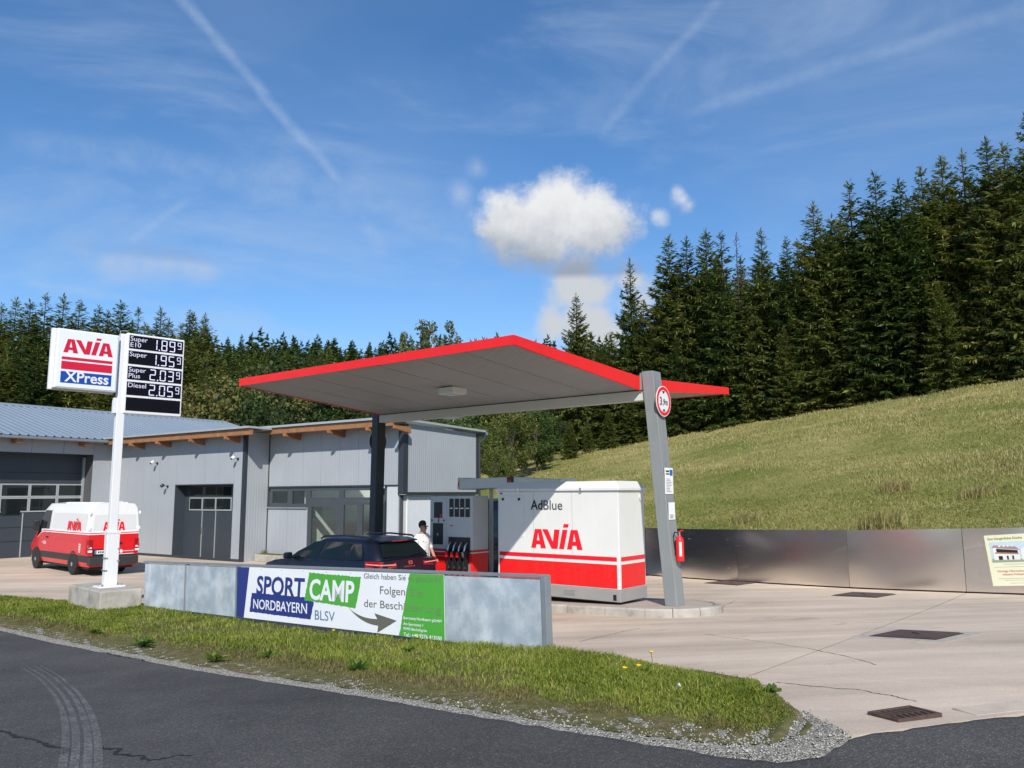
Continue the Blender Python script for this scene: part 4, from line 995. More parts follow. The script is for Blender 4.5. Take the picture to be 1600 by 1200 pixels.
em = bx('emblem', hmx-.09, hmx+.09, -.335, -.30, hzt-z0h-.19, hzt-z0h+.03, M('emblem_maroon', (.10, .006, .012), .4), sh, .004)
MB().prism([(hmx-.05, hzt-z0h-.04), (hmx-.025, hzt-z0h-.04), (hmx, hzt-z0h-.10), (hmx+.025, hzt-z0h-.04), (hmx+.05, hzt-z0h-.04), (hmx, hzt-z0h-.15)], -.339, -.3355, 'y').build('emblem_mark', M('emblem_pink', (.55, .12, .13), .5), em)
for xx in (-hl+.75, hl-.5): MB().tube([(xx, .1, 0), (xx, .1, hzb-z0h+.01)], .05, 10).build('post', M('post_beige', (.5, .48, .40), .5), sh)

# ================================================================== SIGN
SA = rad(45.6)
bc = gp(155, 957)[:2]                                   # nearest bottom corner of the foundation block
SD = np.array([math.cos(SA), math.sin(SA)]); SN = np.array([-SD[1], SD[0]])
KF = Frame(bc, SA); zb0 = float(g(*bc))
zbt = KF.onY(155, 925, 0)[2]; xr = KF.onY(222, 930, 0)[0]; yl = KF.onX(107, 925, 0)[1]
blk = thing('sign_foundation', 'weathered concrete block carrying the white sign pole', 'concrete block', (bc[0], bc[1], zb0-.06), SA)
m = MB(); nx, ny = 14, 8
def blockpt(u, v, top):
    return None
b_ = MB().box(0, xr, 0, yl, 0, zbt-zb0+.06).build('block', CONC, blk, .025, seg=3)
p0 = onp(171, 911, KF.w(xr*.62, yl*.42), KF.y); P0 = KF.w(*KF.loc(p0)[:2])
SF = Frame(P0, SA); zp0 = zbt
sg = thing('price_sign', 'tall white pole sign with logo box and fuel price display', 'price sign', (P0[0], P0[1], zp0), SA)
zz = lambda px, py, y=0.: SF.onY(px, py, y)[2]-zp0
xx_ = lambda px, py, y=0.: SF.onY(px, py, y)[0]
bx('base_plate', -.27, .27, -.22, .22, .0, .035, SIGNW, sg, .006)
for a in (-.2, .2):
    for b in (-.15, .15): MB().lathe([(.025, .035), (.025, .075)], 6, 'z', (a, b, 0)).build('bolt', GALVF, sg)
zmid = zz(171, 832); ztop = zz(187, 524)
bx('lower_pole', -.135, .135, -.09, .09, .035, zmid, SIGNW, sg, .012); bx('upper_pole', -.095, .08, -.07, .07, zmid, ztop, SIGNW, sg, .01)
bx('sleeve', -.142, .142, -.097, .097, zmid-.02, zmid+.02, SIGNW, sg); 
for q in (.35, .62): bx('strap', -.15, -.10, -.1, .1, q, q+.03, GALVF, sg); bx('strap', .10, .15, -.1, .1, q+.2, q+.23, GALVF, sg)
bx('junction_box', -.17, -.09, -.06, .05, zz(182, 646), zz(182, 622), SIGNW, sg, .005)
MB().tube([(-.1, 0, ztop-.02), (-.1, 0, ztop+.10), (.0, 0, ztop+.13), (.10, 0, ztop+.09), (.10, 0, ztop-.03)], .012, 8).build('lifting_eye', GALVF, sg, smooth=40)
# logo box
yf = -.16
lx0, lx1 = xx_(87, 560, yf), xx_(184.5, 568, yf); lz0, lz1 = zz(84, 606, yf), zz(91, 511, yf); lzr0, lzr1 = zz(182.3, 612.5, yf), zz(186.8, 525, yf)
lz0 = (lz0+lzr0)/2; lz1 = (lz1+lzr1)/2
lb = bx('logo_box', lx0, lx1, yf+.006, .12, lz0, lz1, SIGNW, sg, .02)
bx('face', lx0+.03, lx1-.03, yf-.004, yf+.004, lz0+.03, lz1-.03, M('backlit_white', (.74, .77, .82), .25, var=.02), lb, .003)
bx('rear_rim', lx0-.05, lx1+.0, .03, .14, lz0-.02, lz1+.02, SIGNW, lb, .01)
fx = lambda px, py: SF.onY(px, py, yf)
ax0 = fx(98.5, 551)[0]; ax1 = fx(176, 558)[0]; az = (fx(98.5, 550.5)[2]+fx(176, 558)[2])/2-zp0; ah = fx(107, 530)[2]-fx(98.5, 550.5)[2]
CRIM = M('crimson_film', (.60, .006, .035), .35, var=.03)
avia(ah, CRIM, lb, ax0, az, yf-.006, xs=(ax1-ax0)/(2.73*ah))
def bar(a, b, mat, nm='bar'):
    z_ = [zz(97, a, yf), zz(97, b, yf)]; bx(nm, ax0-.02, ax1+.0, yf-.008, yf-.0045, z_[1], z_[0], mat, lb)
bar(556.5, 561, CRIM); bar(563.5, 576, CRIM); bar(579.5, 597.5, M('royal_blue_film', (.006, .06, .33), .35, var=.03))
xt_ = text('XPress', .235, SIGNW, lb, ax0+.06, zz(97, 597.5, yf)+.035, yf-.011, xs=1., bold=.024)
xv = [v.co.x for v in xt_.data.vertices]; k_ = (ax1-ax0-.12)/(max(xv)-min(xv)); mn = min(xv)
for v in xt_.data.vertices: v.co.x = (v.co.x-mn)*k_
# price display
pd = -.10
dx0, dx1 = xx_(197, 560, pd), xx_(286.5, 580, pd)
dz1 = zz(197, 520, pd); dz0 = (zz(195, 647, pd)+zz(283, 650.5, pd))/2; dz1 = (dz1+zz(288, 531, pd))/2
db = bx('price_display', dx0, dx1, pd, .10, dz0, dz1, SIGNW, sg, .02)
bx('display_back', dx0-.12, dx0, -.05, .08, dz0+.03, dz1-.03, SIGNW, sg, .008)
SCR = M('display_black', (.004, .004, .007), .5, var=.02, spec=.15); LEDM = M('white_led', (.66, .66, .85), .4, var=.02, emit=.25); LBL = M('label_lavender', (.62, .60, .78), .5, var=.02)
SEG = {'0': 'abcdef', '1': 'bc', '2': 'abged', '3': 'abgcd', '5': 'afgcd', '8': 'abcdefg', '9': 'abcdfg'}
def digit(m, ch, x, z, h, y):
    w_ = h*.54; t = h*.085
    def hseg(zc): m.box(x+t*.55, x+w_-t*.55, y-.002, y+.002, zc-t/2, zc+t/2)
    def vseg(xc, za, zb_): m.box(xc-t/2, xc+t/2, y-.002, y+.002, za+t*.45, zb_-t*.45)
    for s in SEG[ch]:
        if s == 'a': hseg(z+h-t/2)
        if s == 'g': hseg(z+h/2)
        if s == 'd': hseg(z+t/2)
        if s == 'f': vseg(x+t/2, z+h/2, z+h)
        if s == 'e': vseg(x+t/2, z, z+h/2)
        if s == 'b': vseg(x+w_-t/2, z+h/2, z+h)
        if s == 'c': vseg(x+w_-t/2, z, z+h/2)
rows = [(('Super', 'E10'), '1899'), (('Super',), '1959'), (('Super', 'Plus'), '2039'), (('Diesel',), '2059'), (None, None)]
Hd = dz1-dz0; rh = Hd*.165; Wd = dx1-dx0
for i, (lab, num) in enumerate(rows):
    z1 = dz1-Hd*.025-i*Hd*.193; z0 = z1-rh
    r = bx('price_row', dx0+.05, dx1-.04, pd-.006, pd+.01, z0, z1, SCR, db)
    if not lab: continue
    for k, s in enumerate(lab): text(s, rh*.36, LBL, r, dx0+.065, z1-rh*(.42+.45*k), pd-.009, xs=1.1, bold=.006)
    dh = rh*.82; xd = dx0+Wd*.41
    for k, ch in enumerate(num[:3]):
        m = MB(); digit(m, ch, xd+Wd*(.0+.140*k+(.035 if k else 0)), z0+rh*.08, dh, pd-.009); m.build('digit', LEDM, r)
    m = MB(); digit(m, num[3], xd+Wd*.462, z0+rh*.34, dh*.66, pd-.009); m.build('digit', LEDM, r)
    m = MB(); m.box(xd+Wd*.130, xd+Wd*.150, pd-.011, pd-.007, z0+rh*.06, z0+rh*.15)
    m.build('decimal_point', LEDM, r)

# ================================================================== BARRIER AND BANNER
bth = math.atan2(float(g(*BR)-g(*BL)), BLEN); baz = math.atan2(BD[1], BD[0])
class F3:
    def __init__(s, o, az, th):
        s.o = np.array(o, float); Rz = np.array(Matrix.Rotation(az, 3, 'Z')); Ry = np.array(Matrix.Rotation(-th, 3, 'Y')); s.T = Rz@Ry
    def px(s, px, py, y=0.):
        n = s.T[:, 1]; d = ray(px, py); p = CAM+d*(((s.o+n*y-CAM)@n)/(d@n)); return s.T.T@(p-s.o)
RF = F3((BL[0], BL[1], float(g(*BL))), baz, bth)
bar_ = thing('advertising_barrier', 'low galvanised panel barrier standing along the grass verge', 'barrier', RF.o, baz); bar_.rotation_euler = (0, -bth, baz)
BH = .995; BLt = BLEN/math.cos(bth)
bxs = [0]+[RF.px(p, 920)[0] for p in (290, 370)]+[RF.px(533, 930)[0], RF.px(694.5, 950)[0], BLt]
for i in range(5):
    a, b = bxs[i], bxs[i+1]
    P = [[(a+.02+(b-a-.04)*u, .012*math.sin(u*3.1)*math.sin(v*3.1)*RNG.uniform(-1, 1), .04+(BH-.08)*v) for v in np.linspace(0, 1, 5)] for u in np.linspace(0, 1, 7)]
    pn = MB().grid(P).build('panel', GALV, bar_, smooth=60); md = pn.modifiers.new('thickness', 'SOLIDIFY'); md.thickness = .008; md.offset = 0; md.use_rim = False
for i, x in enumerate(bxs):
    bx('post', x-.022, x+.022, .012, .07, -.35, BH-.0, GALVF, bar_, .004)
    if 0 < i < 5 and i != 3: bx('seam_strip', x-.018, x+.018, -.022, -.010, .02, BH-.03, GALVF, bar_)
bx('top_rail', -.03, BLt+.03, -.03, .075, BH-.028, BH+.012, GALVF, bar_, .005); bx('bottom_rail', 0, BLt, .014, .05, .02, .06, GALVF, bar_)
bx('end_post', BLt-.02, BLt+.06, -.035, .08, -.3, BH+.006, GALVF, bar_, .005)
# the printed banner
bl0 = RF.px(370, 925, -.03)[0]; bl1 = RF.px(694, 950, -.03)[0]
o3 = RF.o+RF.T@np.array([bl0, -.02, .05])
ban = thing('sport_camp_banner', 'white, navy and green printed sport camp banner fixed to the barrier', 'banner', o3, baz); ban.rotation_euler = (0, -bth, baz)
NF = F3(o3, baz, bth); BW = bl1-bl0; BHh = BH-.085
BANW = M('banner_white', (.76, .77, .80), .45, var=.02); NAVY = M('banner_navy', (.018, .035, .19), .45, var=.04); GRN = M('banner_green', (.075, .36, .045), .45, var=.03); GTX = M('banner_grey', (.13, .13, .125), .5); GTX2 = M('banner_grey_green', (.14, .27, .10), .5)
bx('sheet', 0, BW, -.004, .004, 0, BHh, BANW, ban)
def npx(px, py): q = NF.px(px, py, -.006); return (float(q[0]), float(q[2]))
def shape(pts, mat, name, lv=1, rough=0., parent=ban):
    P = [npx(*p) for p in pts]
    if rough:
        Q = []
        for i in range(len(P)):
            a, b = np.array(P[i]), np.array(P[(i+1) % len(P)]); L = np.linalg.norm(b-a); n = max(2, int(L/.03)); nn = np.array([-(b-a)[1], (b-a)[0]])/L
            for k in range(n): Q.append(tuple(a+(b-a)*k/n+nn*(RNG.uniform(-1, 1)*rough if k else 0)))
        P = Q
    P = [(min(max(p[0], .002), BW-.002), min(max(p[1], .002), BHh-.002)) for p in P]
    y = -.004-.0016*lv
    return MB().prism(P, y, y+.0012, 'y').build(name, mat, parent)
def fit(s, pL, pR, pT, mat, bold=0., lv=3, shear=0., name='lettering', parent=ban):
    a, b, c = npx(*pL), npx(*pR), npx(*pT); h = c[1]-a[1]
    o = text(s, h, mat, parent, a[0], (a[1]+b[1])/2, -.004-.0016*lv, 1., bold, name, thick=.001, shear=shear)
    xsv = [v.co.x for v in o.data.vertices]; wd = max(xsv)-min(xsv); sc = (b[0]-a[0])/wd
    for v in o.data.vertices: v.co.x = (v.co.x-min(xsv))*sc
    # follow the slight fall of the printed line
    o.rotation_euler = (math.pi/2, -math.atan2(b[1]-a[1], b[0]-a[0]), 0) if False else (math.pi/2, 0, 0)
    return o
shape([(366, 876), (389.9, 876), (380.6, 972), (366, 972)], NAVY, 'navy_edge')
shape([(393.4, 926), (476, 933), (490.3, 941), (485, 968), (389.9, 955.8)], NAVY, 'navy_block', 1, .006)
shape([(483.3, 894.5), (564.5, 901.6), (555.2, 950), (475.7, 937.7)], GRN, 'green_block', 2, .010)
shape([(641.5, 888), (700, 890), (700, 1005), (622, 1003), (629, 960), (634, 930)], GRN, 'green_field', 1, .008)
fit('SPORT', (400.4, 927), (476.3, 933.5), (401, 898.5), NAVY, .035, 2, .08)
fit('CAMP', (483.8, 936), (554, 940.5), (484, 904), BANW, .035, 4, .06)
fit('NORDBAYERN', (395.8, 950.5), (479.8, 959), (396.5, 935), BANW, .012, 3)
fit('BLSV', (492, 968.5), (523, 970.5), (493, 953), M('banner_steel_blue', (.06, .17, .30), .5), 0., 2)
fit('Gleich haben Sie', (568.6, 904), (634, 906.5), (568.6, 895.4), GTX, .004, 2); fit('es geschafft', (638, 906.5), (687.6, 909.8), (638, 898), GTX2, .004, 3)
fit('Folgen', (593.9, 927.5), (633, 931), (594, 914.6), GTX, .0, 2); fit('Sie', (640, 930.5), (660.5, 933), (640, 917), GTX2, .0, 3)
fit('der Besch', (569, 947.5), (629, 953.5), (569, 935), GTX, .0, 2); fit('ilderung', (631, 953.5), (688.8, 958), (631, 941), GTX2, .0, 3)
fit('Sportcamp Nordbayern gGmbH', (630.5, 967.5), (690, 972), (630.5, 963.2), BANW, .012, 3)
fit('Am Sportcamp 1', (630.5, 976.5), (661, 979), (630.5, 972.2), BANW, .012, 3)
fit('95493 Bischofsgrün', (630.5, 984.5), (667, 987), (630.5, 980.2), BANW, .012, 3)
fit('Tel.: +49 9276 413580', (631, 995), (690.5, 1000), (631, 988.8), BANW, .012, 3)
cur = []
for t in np.linspace(0, 1, 12): 
    a, b, c = np.array([40, 595.]), np.array([190, 745.]), np.array([425, 748.]); cur.append((1-t)**2*a+2*t*(1-t)*b+t*t*c)
low_ = []
for t in np.linspace(0, 1, 12):
    a, b, c = np.array([436, 836.]), np.array([220, 815.]), np.array([40, 595.]); low_.append((1-t)**2*a+2*t*(1-t)*b+t*t*c)
arrow = cur+[np.array([385, 670.]), np.array([685, 770.]), np.array([425, 930.])]+low_[:-1]
shape([(540+p[0]/8.57, 880+p[1]/8.57) for p in arrow], M('banner_olive_grey', (.12, .12, .095), .5), 'arrow', 2)
for t in np.linspace(.03, .97, 9): MB().lathe([(.008, -.009), (.008, -.003)], 8, 'y', (BW*t, 0, BHh-.03)).build('eyelet', CHROME, ban)

# ================================================================== STEEL WALL
waz = math.atan2(WD[1], WD[0]); WF = Frame(WA, waz)
wal = thing('steel_wall', 'low retaining wall of shiny stainless steel sheets below the meadow', 'wall', (WA[0], WA[1], 0), waz)
sx = [-3.1]+[WF.onY(p, 870, -.02)[0] for p in (1010, 1152, 1325, 1506)]; sx += [sx[-1]+3.0, sx[-1]+6.0]
def steelmat():
    m = bpy.data.materials.new('stainless_sheet'); m.use_nodes = True; t = m.node_tree; n = t.nodes; l = t.links; b = n['Principled BSDF']
    b.inputs['Metallic'].default_value = 1; b.inputs['Base Color'].default_value = (.84, .79, .74, 1); b.inputs['Roughness'].default_value = .16
    b.inputs['Anisotropic'].default_value = .5
    co = n.new('ShaderNodeTexCoord'); mp = n.new('ShaderNodeMapping'); mp.inputs['Scale'].default_value = (.7, .7, 60); l.new(co.outputs['Object'], mp.inputs[0])
    q = n.new('ShaderNodeTexNoise'); q.inputs['Scale'].default_value = 3; q.inputs['Detail'].default_value = 5; l.new(mp.outputs[0], q.inputs['Vector'])
    mr = n.new('ShaderNodeMapRange'); l.new(q.outputs[0], mr.inputs[0]); mr.inputs[3].default_value = .14; mr.inputs[4].default_value = .32; l.new(mr.outputs[0], b.inputs['Roughness'])
    return m
SST = steelmat()
for i in range(len(sx)-1):
    a, b = sx[i], sx[i+1]; L = b-a; tl = RNG.uniform(-.02, .02); ph = RNG.uniform(0, 6)
    P = []
    for u in np.linspace(0, 1, 25):
        x = a+.004+(L-.008)*u; w_ = WF.w(x, 0); zb = float(g(*w_)); row = []
        for v in np.linspace(0, 1, 13):
            edge = math.exp(-min(u, 1-u)*L/.22)
            y = -.02+tl*(u-.5)*.6 + .010*math.sin(2.2*u*3.14+ph)*math.sin(v*3.1) + .004*math.sin(5.1*u+2*ph)*math.sin(v*4+ph) + .004*edge*math.sin(v*5+ph)*(1 if i % 2 else -1)
            row.append((x, y, zb+.035+1.365*v))
        P.append(row)
    s_ = MB().grid(P).build('steel_sheet', SST, wal, smooth=80); md = s_.modifiers.new('thickness', 'SOLIDIFY'); md.thickness = .006; md.offset = -1; md.use_rim = False
    for u, v in ((.1, .3), (.1, .75), (.5, .4), (.5, .8), (.9, .25), (.9, .8)):
        x = a+L*u; w_ = WF.w(x, 0); MB().lathe([(.012, -.046), (.012, -.02)], 6, 'y', (x, 0, float(g(*w_))+1.4*v)).build('rivet', CHROME, wal)
    w0, w1 = float(g(*WF.w(a, 0))), float(g(*WF.w(b, 0)))
    MB().hexa([(a, .05, w0-.1), (b, .05, w1-.1), (b, .14, w1-.1), (a, .14, w0-.1), (a, .05, w0+1.33), (b, .05, w1+1.33), (b, .14, w1+1.33), (a, .14, w0+1.33)]).build('wall_backing', CORE, wal)
# guesthouse poster on the wall
pp = F3((*WF.w(WF.onY(1549, 876, -.06)[0], -.075), 0), waz, 0)
a = pp.px(1545.5, 837); b = pp.px(1554.5, 916); zq0 = b[2]; zq1 = a[2]; hq = zq1-zq0
wq = pp.o[:2]; 
pos = thing('guesthouse_poster', 'cream guesthouse poster with a house picture fixed to the steel wall', 'poster', (wq[0], wq[1], zq0), waz); pos.rotation_euler = (0, rad(-5.5), waz)
CRM = M('poster_cream', (.74, .74, .52), .5, var=.03); Wq = 1.12
bx('sheet', 0, Wq, -.006, .006, 0, hq, CRM, pos)
MRN = M('poster_dark_green', (.07, .08, .03), .6)
o = text('Gut bürgerliche Küche', hq*.048, MRN, pos, Wq*.05, hq*.905, -.008, xs=1.02, bold=.01, thick=.001)
pic = bx('picture_sky', Wq*.07, Wq*.95, -.0085, -.0065, hq*.46, hq*.86, M('print_sky', (.50, .62, .66), .5), pos)
def pp_(pts, mat, nm, lv): MB().prism([(Wq*p[0], hq*p[1]) for p in pts], -.0085-.0016*lv, -.0075-.0016*lv, 'y').build(nm, mat, pic)
PWH = M('print_white', (.74, .74, .72), .5); PBK = M('print_black', (.02, .015, .012), .5)
pp_([(.07, .46), (.95, .46), (.95, .51), (.07, .53)], M('print_lawn', (.30, .36, .24), .5), 'picture_lawn', 1)
pp_([(.11, .51), (.55, .50), (.55, .71), (.13, .76), (.11, .72)], PWH, 'picture_house', 2); pp_([(.10, .76), (.14, .80), (.50, .76), (.57, .69), (.2, .735)], M('print_roof', (.38, .24, .25), .5), 'picture_roof', 3)
pp_([(.17, .73), (.53, .685), (.53, .63), (.17, .66)], PBK, 'picture_balcony', 3); pp_([(.14, .66), (.54, .625), (.54, .605), (.14, .635)], M('print_orange', (.42, .18, .06), .5), 'picture_railing', 3)
for q in (.19, .33, .42): pp_([(q, .51), (q+(.07 if q < .2 else .03), .51), (q+(.07 if q < .2 else .03), .585), (q, .585)], PBK, 'picture_window', 3)
for q in (.22, .29, .36, .43): pp_([(q, .765), (q+.035, .762), (q+.035, .79), (q, .79)], PWH, 'picture_dormer', 4)
pp_([(.58, .50), (.92, .50), (.92, .70), (.75, .78), (.58, .70)], PWH, 'picture_gable', 2)
PR = M('print_red', (.55, .09, .06), .5)
text('Günstige Übernachtung', hq*.04, PR, pos, Wq*.12, hq*.27, -.008, xs=1., bold=.01, thick=.001); text('inklusive Frühstück', hq*.04, PR, pos, Wq*.20, hq*.205, -.008, xs=1., bold=.01, thick=.001)
for q, x0, x1 in ((.415, .25, .75), (.365, .08, .9), (.14, .12, .92), (.105, .22, .9), (.05, .3, .8)): bx('text_line', Wq*x0, Wq*x1, -.008, -.0065, hq*q, hq*q+.006, INK, pos)

# ================================================================== COVERS, DRAIN, GUTTER
RUST = M('rusty_plate', (.085, .05, .042), .7, var=.25, vs=5, bump=.3, bs=80)
def slope_rot(x, y):
    return ((float(g(x+.5, y)-g(x-.5, y))), float(g(x, y+.5)-g(x, y-.5)))
def cover(cx, cy, s, az, label, rim=True):
    sx_, sy_ = slope_rot(cx, cy)
    t = thing('shaft_cover', label, 'shaft cover', (cx, cy, float(g(cx, cy))), 0, 'square steel tank covers in the concrete')
    t.rotation_euler = (math.atan(sy_), -math.atan(sx_), 0)
    ca, sa_ = math.cos(az), math.sin(az)
    def rect(h, z0, z1, nm, mat, par, inner=None):
        P = [(ca*a-sa_*b, sa_*a+ca*b) for a, b in ((-h, -h), (h, -h), (h, h), (-h, h))]
        return MB().prism(P, z0, z1).build(nm, mat, par)
    if rim: rect(s*.5+.22, -.05, .004, 'surround', M('patch_concrete', (.42, .37, .31), .85, var=.2, vs=6, bump=.2), t)
    rect(s*.5+.04, -.04, .010, 'frame', M('frame_rust', (.05, .036, .032), .7, var=.2), t)
    pl_ = rect(s*.5, -.03, .022, 'plate', RUST, t)
    MB().tube([(0, -.1, .024), (0, .1, .024)], .012, 6).build('lifting_bar', M('frame_rust', (.05, .036, .032)), pl_)
c1_ = np.mean([gp(*q)[:2] for q in ((1365, 993), (1405, 985), (1497, 990), (1465, 1003))], 0)
c2_ = np.mean([gp(*q)[:2] for q in ((1300, 930), (1338, 924), (1398, 929), (1365, 937))], 0)
c3_ = np.mean([gp(*q)[:2] for q in ((1100, 911), (1140, 905), (1183, 911), (1150, 917))], 0)
cover(c1_[0], c1_[1], .80, rad(40), 'nearest brown steel tank cover, in a patched concrete surround')
cover(c2_[0], c2_[1], .92, rad(42), 'middle brown steel tank cover, close to the steel wall', False)
cover(c3_[0], c3_[1], .95, rad(42), 'farthest brown steel tank cover, behind the right column', False)
mh = gp(72, 948.)[:2]; sx_, sy_ = slope_rot(*mh)
t = thing('manhole_cover', 'round dark manhole cover at the grass edge left of the block', 'manhole', (mh[0], mh[1], float(g(*mh))), 0); t.rotation_euler = (math.atan(sy_), -math.atan(sx_), 0)
MB().lathe([(.46, -.05), (.46, .010), (.40, .014)], 28).build('frame', CONC, t, smooth=30); MB().lathe([(.385, -.03), (.385, .018), (.36, .024)], 28).build('lid', RUST, t, smooth=30)
gc = np.mean([gp(*q)[:2] for q in ((1365, 1110), (1395, 1132), (1480, 1130), (1440, 1112))], 0)+np.array([0, .06]); sx_, sy_ = slope_rot(*gc)
dg_ = thing('drain_grate', 'rusty cast iron drain grate at the corner of concrete and road', 'drain', (gc[0], gc[1], float(g(*gc))+.012), 0); gaz = math.atan2(d2[1], d2[0]); dg_.rotation_euler = (math.atan(sy_), -math.atan(sx_), gaz)
IRON = M('cast_iron_rust', (.075, .045, .032), .8, var=.3, vs=12, bump=.3, bs=90)
hx, hy = .175, .125
m = MB(); m.box(-hx-.03, hx+.03, -hy-.03, -hy, -.1, .012); m.box(-hx-.03, hx+.03, hy, hy+.03, -.1, .012); m.box(-hx-.03, -hx, -hy, hy, -.1, .012); m.box(hx, hx+.03, -hy, hy, -.1, .012); m.build('frame', IRON, dg_, .004)
bx('pit', -hx+.001, hx-.001, -hy+.001, hy-.001, -.11, -.085, M('pit_dark', (.006, .006, .006), .9), dg_)
for k in range(6):
    x = -hx+.015+k*.056
    MB().prism([(x, -hy), (x+.024, -hy), (x+.024+.02, 0), (x+.024, hy), (x, hy), (x+.02, 0)], -.06, .009).build('bar', IRON, dg_, .003)
bx('cross_bar', -hx, hx, -.012, .012, -.055, .004, IRON, dg_)
gut = thing('gutter_stones', None, None, (0, 0, 0)); gut['kind'] = 'structure'
e0 = np.array([3.42, 6.17]); ed = np.array([.957, .291]); en = np.array([-.291, .957])
for k in range(9):
    a = e0+ed*k*1.0+ed*.008; b = a+ed*.984; P = []
    for q in (a, b, b+en*.22, a+en*.22): P.append((q[0], q[1], float(g(*q))+.014))
    MB().hexa([(x, y, z-.12) for x, y, z in P]+[(P[0][0], P[0][1], P[0][2]-.012), (P[1][0], P[1][1], P[1][2]-.012), P[2], P[3]]).build('gutter_stone', M('gutter_concrete', (.50, .42, .33), .85, var=.15, vs=5, bump=.2), gut)

# ================================================================== VEHICLES
def wheel(parent, x, y, r, w_, side, rimcol=None):
    """side=+1: outer face towards +y"""
    t = MB().lathe([(r*.62, -w_/2), (r*.93, -w_/2), (r, -w_*.36), (r, w_*.36), (r*.93, w_/2), (r*.62, w_/2)], 28, 'y').build('wheel', RUB, parent, smooth=35); t.location = (x, y, r)
    f = w_/2*side
    rm = MB().lathe([(.02, f*.55), (r*.60, f*.55), (r*.63, f*.99), (r*.57, f*1.0), (r*.52, f*.72)], 28, 'y').build('rim', rimcol or M('steel_rim', (.22, .22, .22), .45, metal=.6), t, smooth=35)
    MB().lathe([(r*.10, f*.6), (r*.24, f*.8), (r*.20, f*1.02), (.02, f*1.04)], 16, 'y').build('hub_cap', M('hub_silver', (.45, .45, .44), .4, metal=.6), rm, smooth=35)
    for k in range(8):
        a = k*math.pi/4; MB().lathe([(r*.055, f*.58), (r*.055, f*.60)], 8, 'y', (r*.40*math.cos(a), 0, r*.40*math.sin(a))).build('rim_hole', BLACK, rm)
    return t
def loft(rings):
    """rings of equal length, open at the bottom, closed at both ends"""
    k = len(rings[0]); V = [p for r in rings for p in r]
    return V, k
def make_van(thing_, red, white, glazed=False, plain=False):
    LV = [.30, .44, .66, 1.00, 1.315, 1.345, 1.375, 1.62, 1.95, 2.16, 2.29, 2.345]; HWD = [.93, .97, .99, 1.0, .995, .993, .99, .965, .925, .88, .76, .0]
    ST = [(0, .965, 2.31), (.05, .985, 2.345), (.5, 1, 2.345), (1.0, 1, 2.345), (2, 1, 2.345), (3, 1, 2.345), (3.9, 1, 2.345), (4.25, 1, 2.33), (4.55, .995, 2.22), (4.95, .985, 1.80), (5.30, .97, 1.36), (5.55, .95, 1.24), (5.80, .90, 1.08), (5.93, .82, .86)]
    hw_at = lambda z: np.interp(z, LV, HWD)
    def ring(x, sc, zt):
        H = []
        for z, w_ in zip(LV, HWD):
            zz_ = z if zt >= 2.3 or z <= .6 else .6+(z-.6)*(zt-.6)/(2.345-.6)
            H.append((w_*sc, zz_))
        L = [(x, w_, z) for w_, z in H]; Rr = [(x, -w_, z) for w_, z in H[:-1][::-1]]
        return L+Rr
    R_ = [ring(*s) for s in ST]; n = len(LV); k = 2*n-1
    def band(j0, j1, i0, i1, name, mat, smooth=35, cap_r=False):
        m = MB(); js = list(range(j0, j1)); js2 = [k-1-j for j in range(j0, j1)]
        for i in range(i0, i1):
            for j in js: m.add([R_[i][j], R_[i+1][j], R_[i+1][j+1], R_[i][j+1]], [(0, 1, 2, 3)])
            for j in js2: m.add([R_[i][j-1], R_[i+1][j-1], R_[i+1][j], R_[i][j]], [(0, 1, 2, 3)])
        if cap_r:
            for i in (0, len(R_)-1):
                for j in range(j0, j1): m.add([R_[i][j], R_[i][j+1], R_[i][k-2-j], R_[i][k-1-j]], [(0, 1, 2, 3)])
        bm = bmesh.new(); me = bpy.data.meshes.new(name); me.from_pydata(m.v, [], m.f); bm.from_mesh(me)
        bmesh.ops.remove_doubles(bm, verts=bm.verts, dist=.0005); bmesh.ops.dissolve_degenerate(bm, dist=.0005, edges=bm.edges); bmesh.ops.recalc_face_normals(bm, faces=bm.faces); bm.to_mesh(me); bm.free()
        me.shade_smooth(); me.set_sharp_from_angle(angle=rad(smooth)); return link(name, me, mat, thing_)
    NS = len(ST)-1
    CLD = M('van_cladding', (.030, .031, .033), .55, var=.05)
    band(0, 1, 0, NS, 'sill', red, cap_r=True); band(1, 2, 0, NS, 'rub_strip', CLD, cap_r=True)
    lower = band(2, 4, 0, NS, 'lower_body', red, cap_r=True); band(4, 5, 0, 9, 'white_line', white, cap_r=False); band(5, 6, 0, 9, 'red_line', red, cap_r=False)
    for a, b, mt, nm in ((4, 5, white, 'white_line'), (5, 6, red, 'red_line')):
        m = MB(); m.add([R_[0][a], R_[0][b], R_[0][k-1-b], R_[0][k-1-a]], [(0, 1, 2, 3)]); m.build(nm, mt, thing_)
    upper = band(6, n-1, 0, 8, 'upper_body', white, cap_r=False)
    m = MB()
    for j in range(6, n-1): m.add([R_[0][j], R_[0][j+1], R_[0][k-2-j], R_[0][k-1-j]], [(0, 1, 2, 3)])
    m.build('rear_upper', white, thing_)
    band(4, n-1, 9, NS, 'bonnet', red); band(6, n-1, 8, 9, 'windscreen', GLASS)
    bx('underbody', .15, 5.7, -.85, .85, .22, .36, BLACK, thing_)
    # wheels, arches
    for x in (1.28, 4.92):
        for s in (1, -1):
            a = []
            for an in np.linspace(0, 180, 15): a.append((x+.43*math.cos(rad(an)), .34+.43*math.sin(rad(an))))
            yy = sorted((s*.955, s*1.003)); MB().prism([(x+.43, .26)]+a+[(x-.43, .26)], yy[0], yy[1], 'y').build('wheel_arch', BLACK, thing_)
            wheel(thing_, x, s*.90, .345, .235, s)
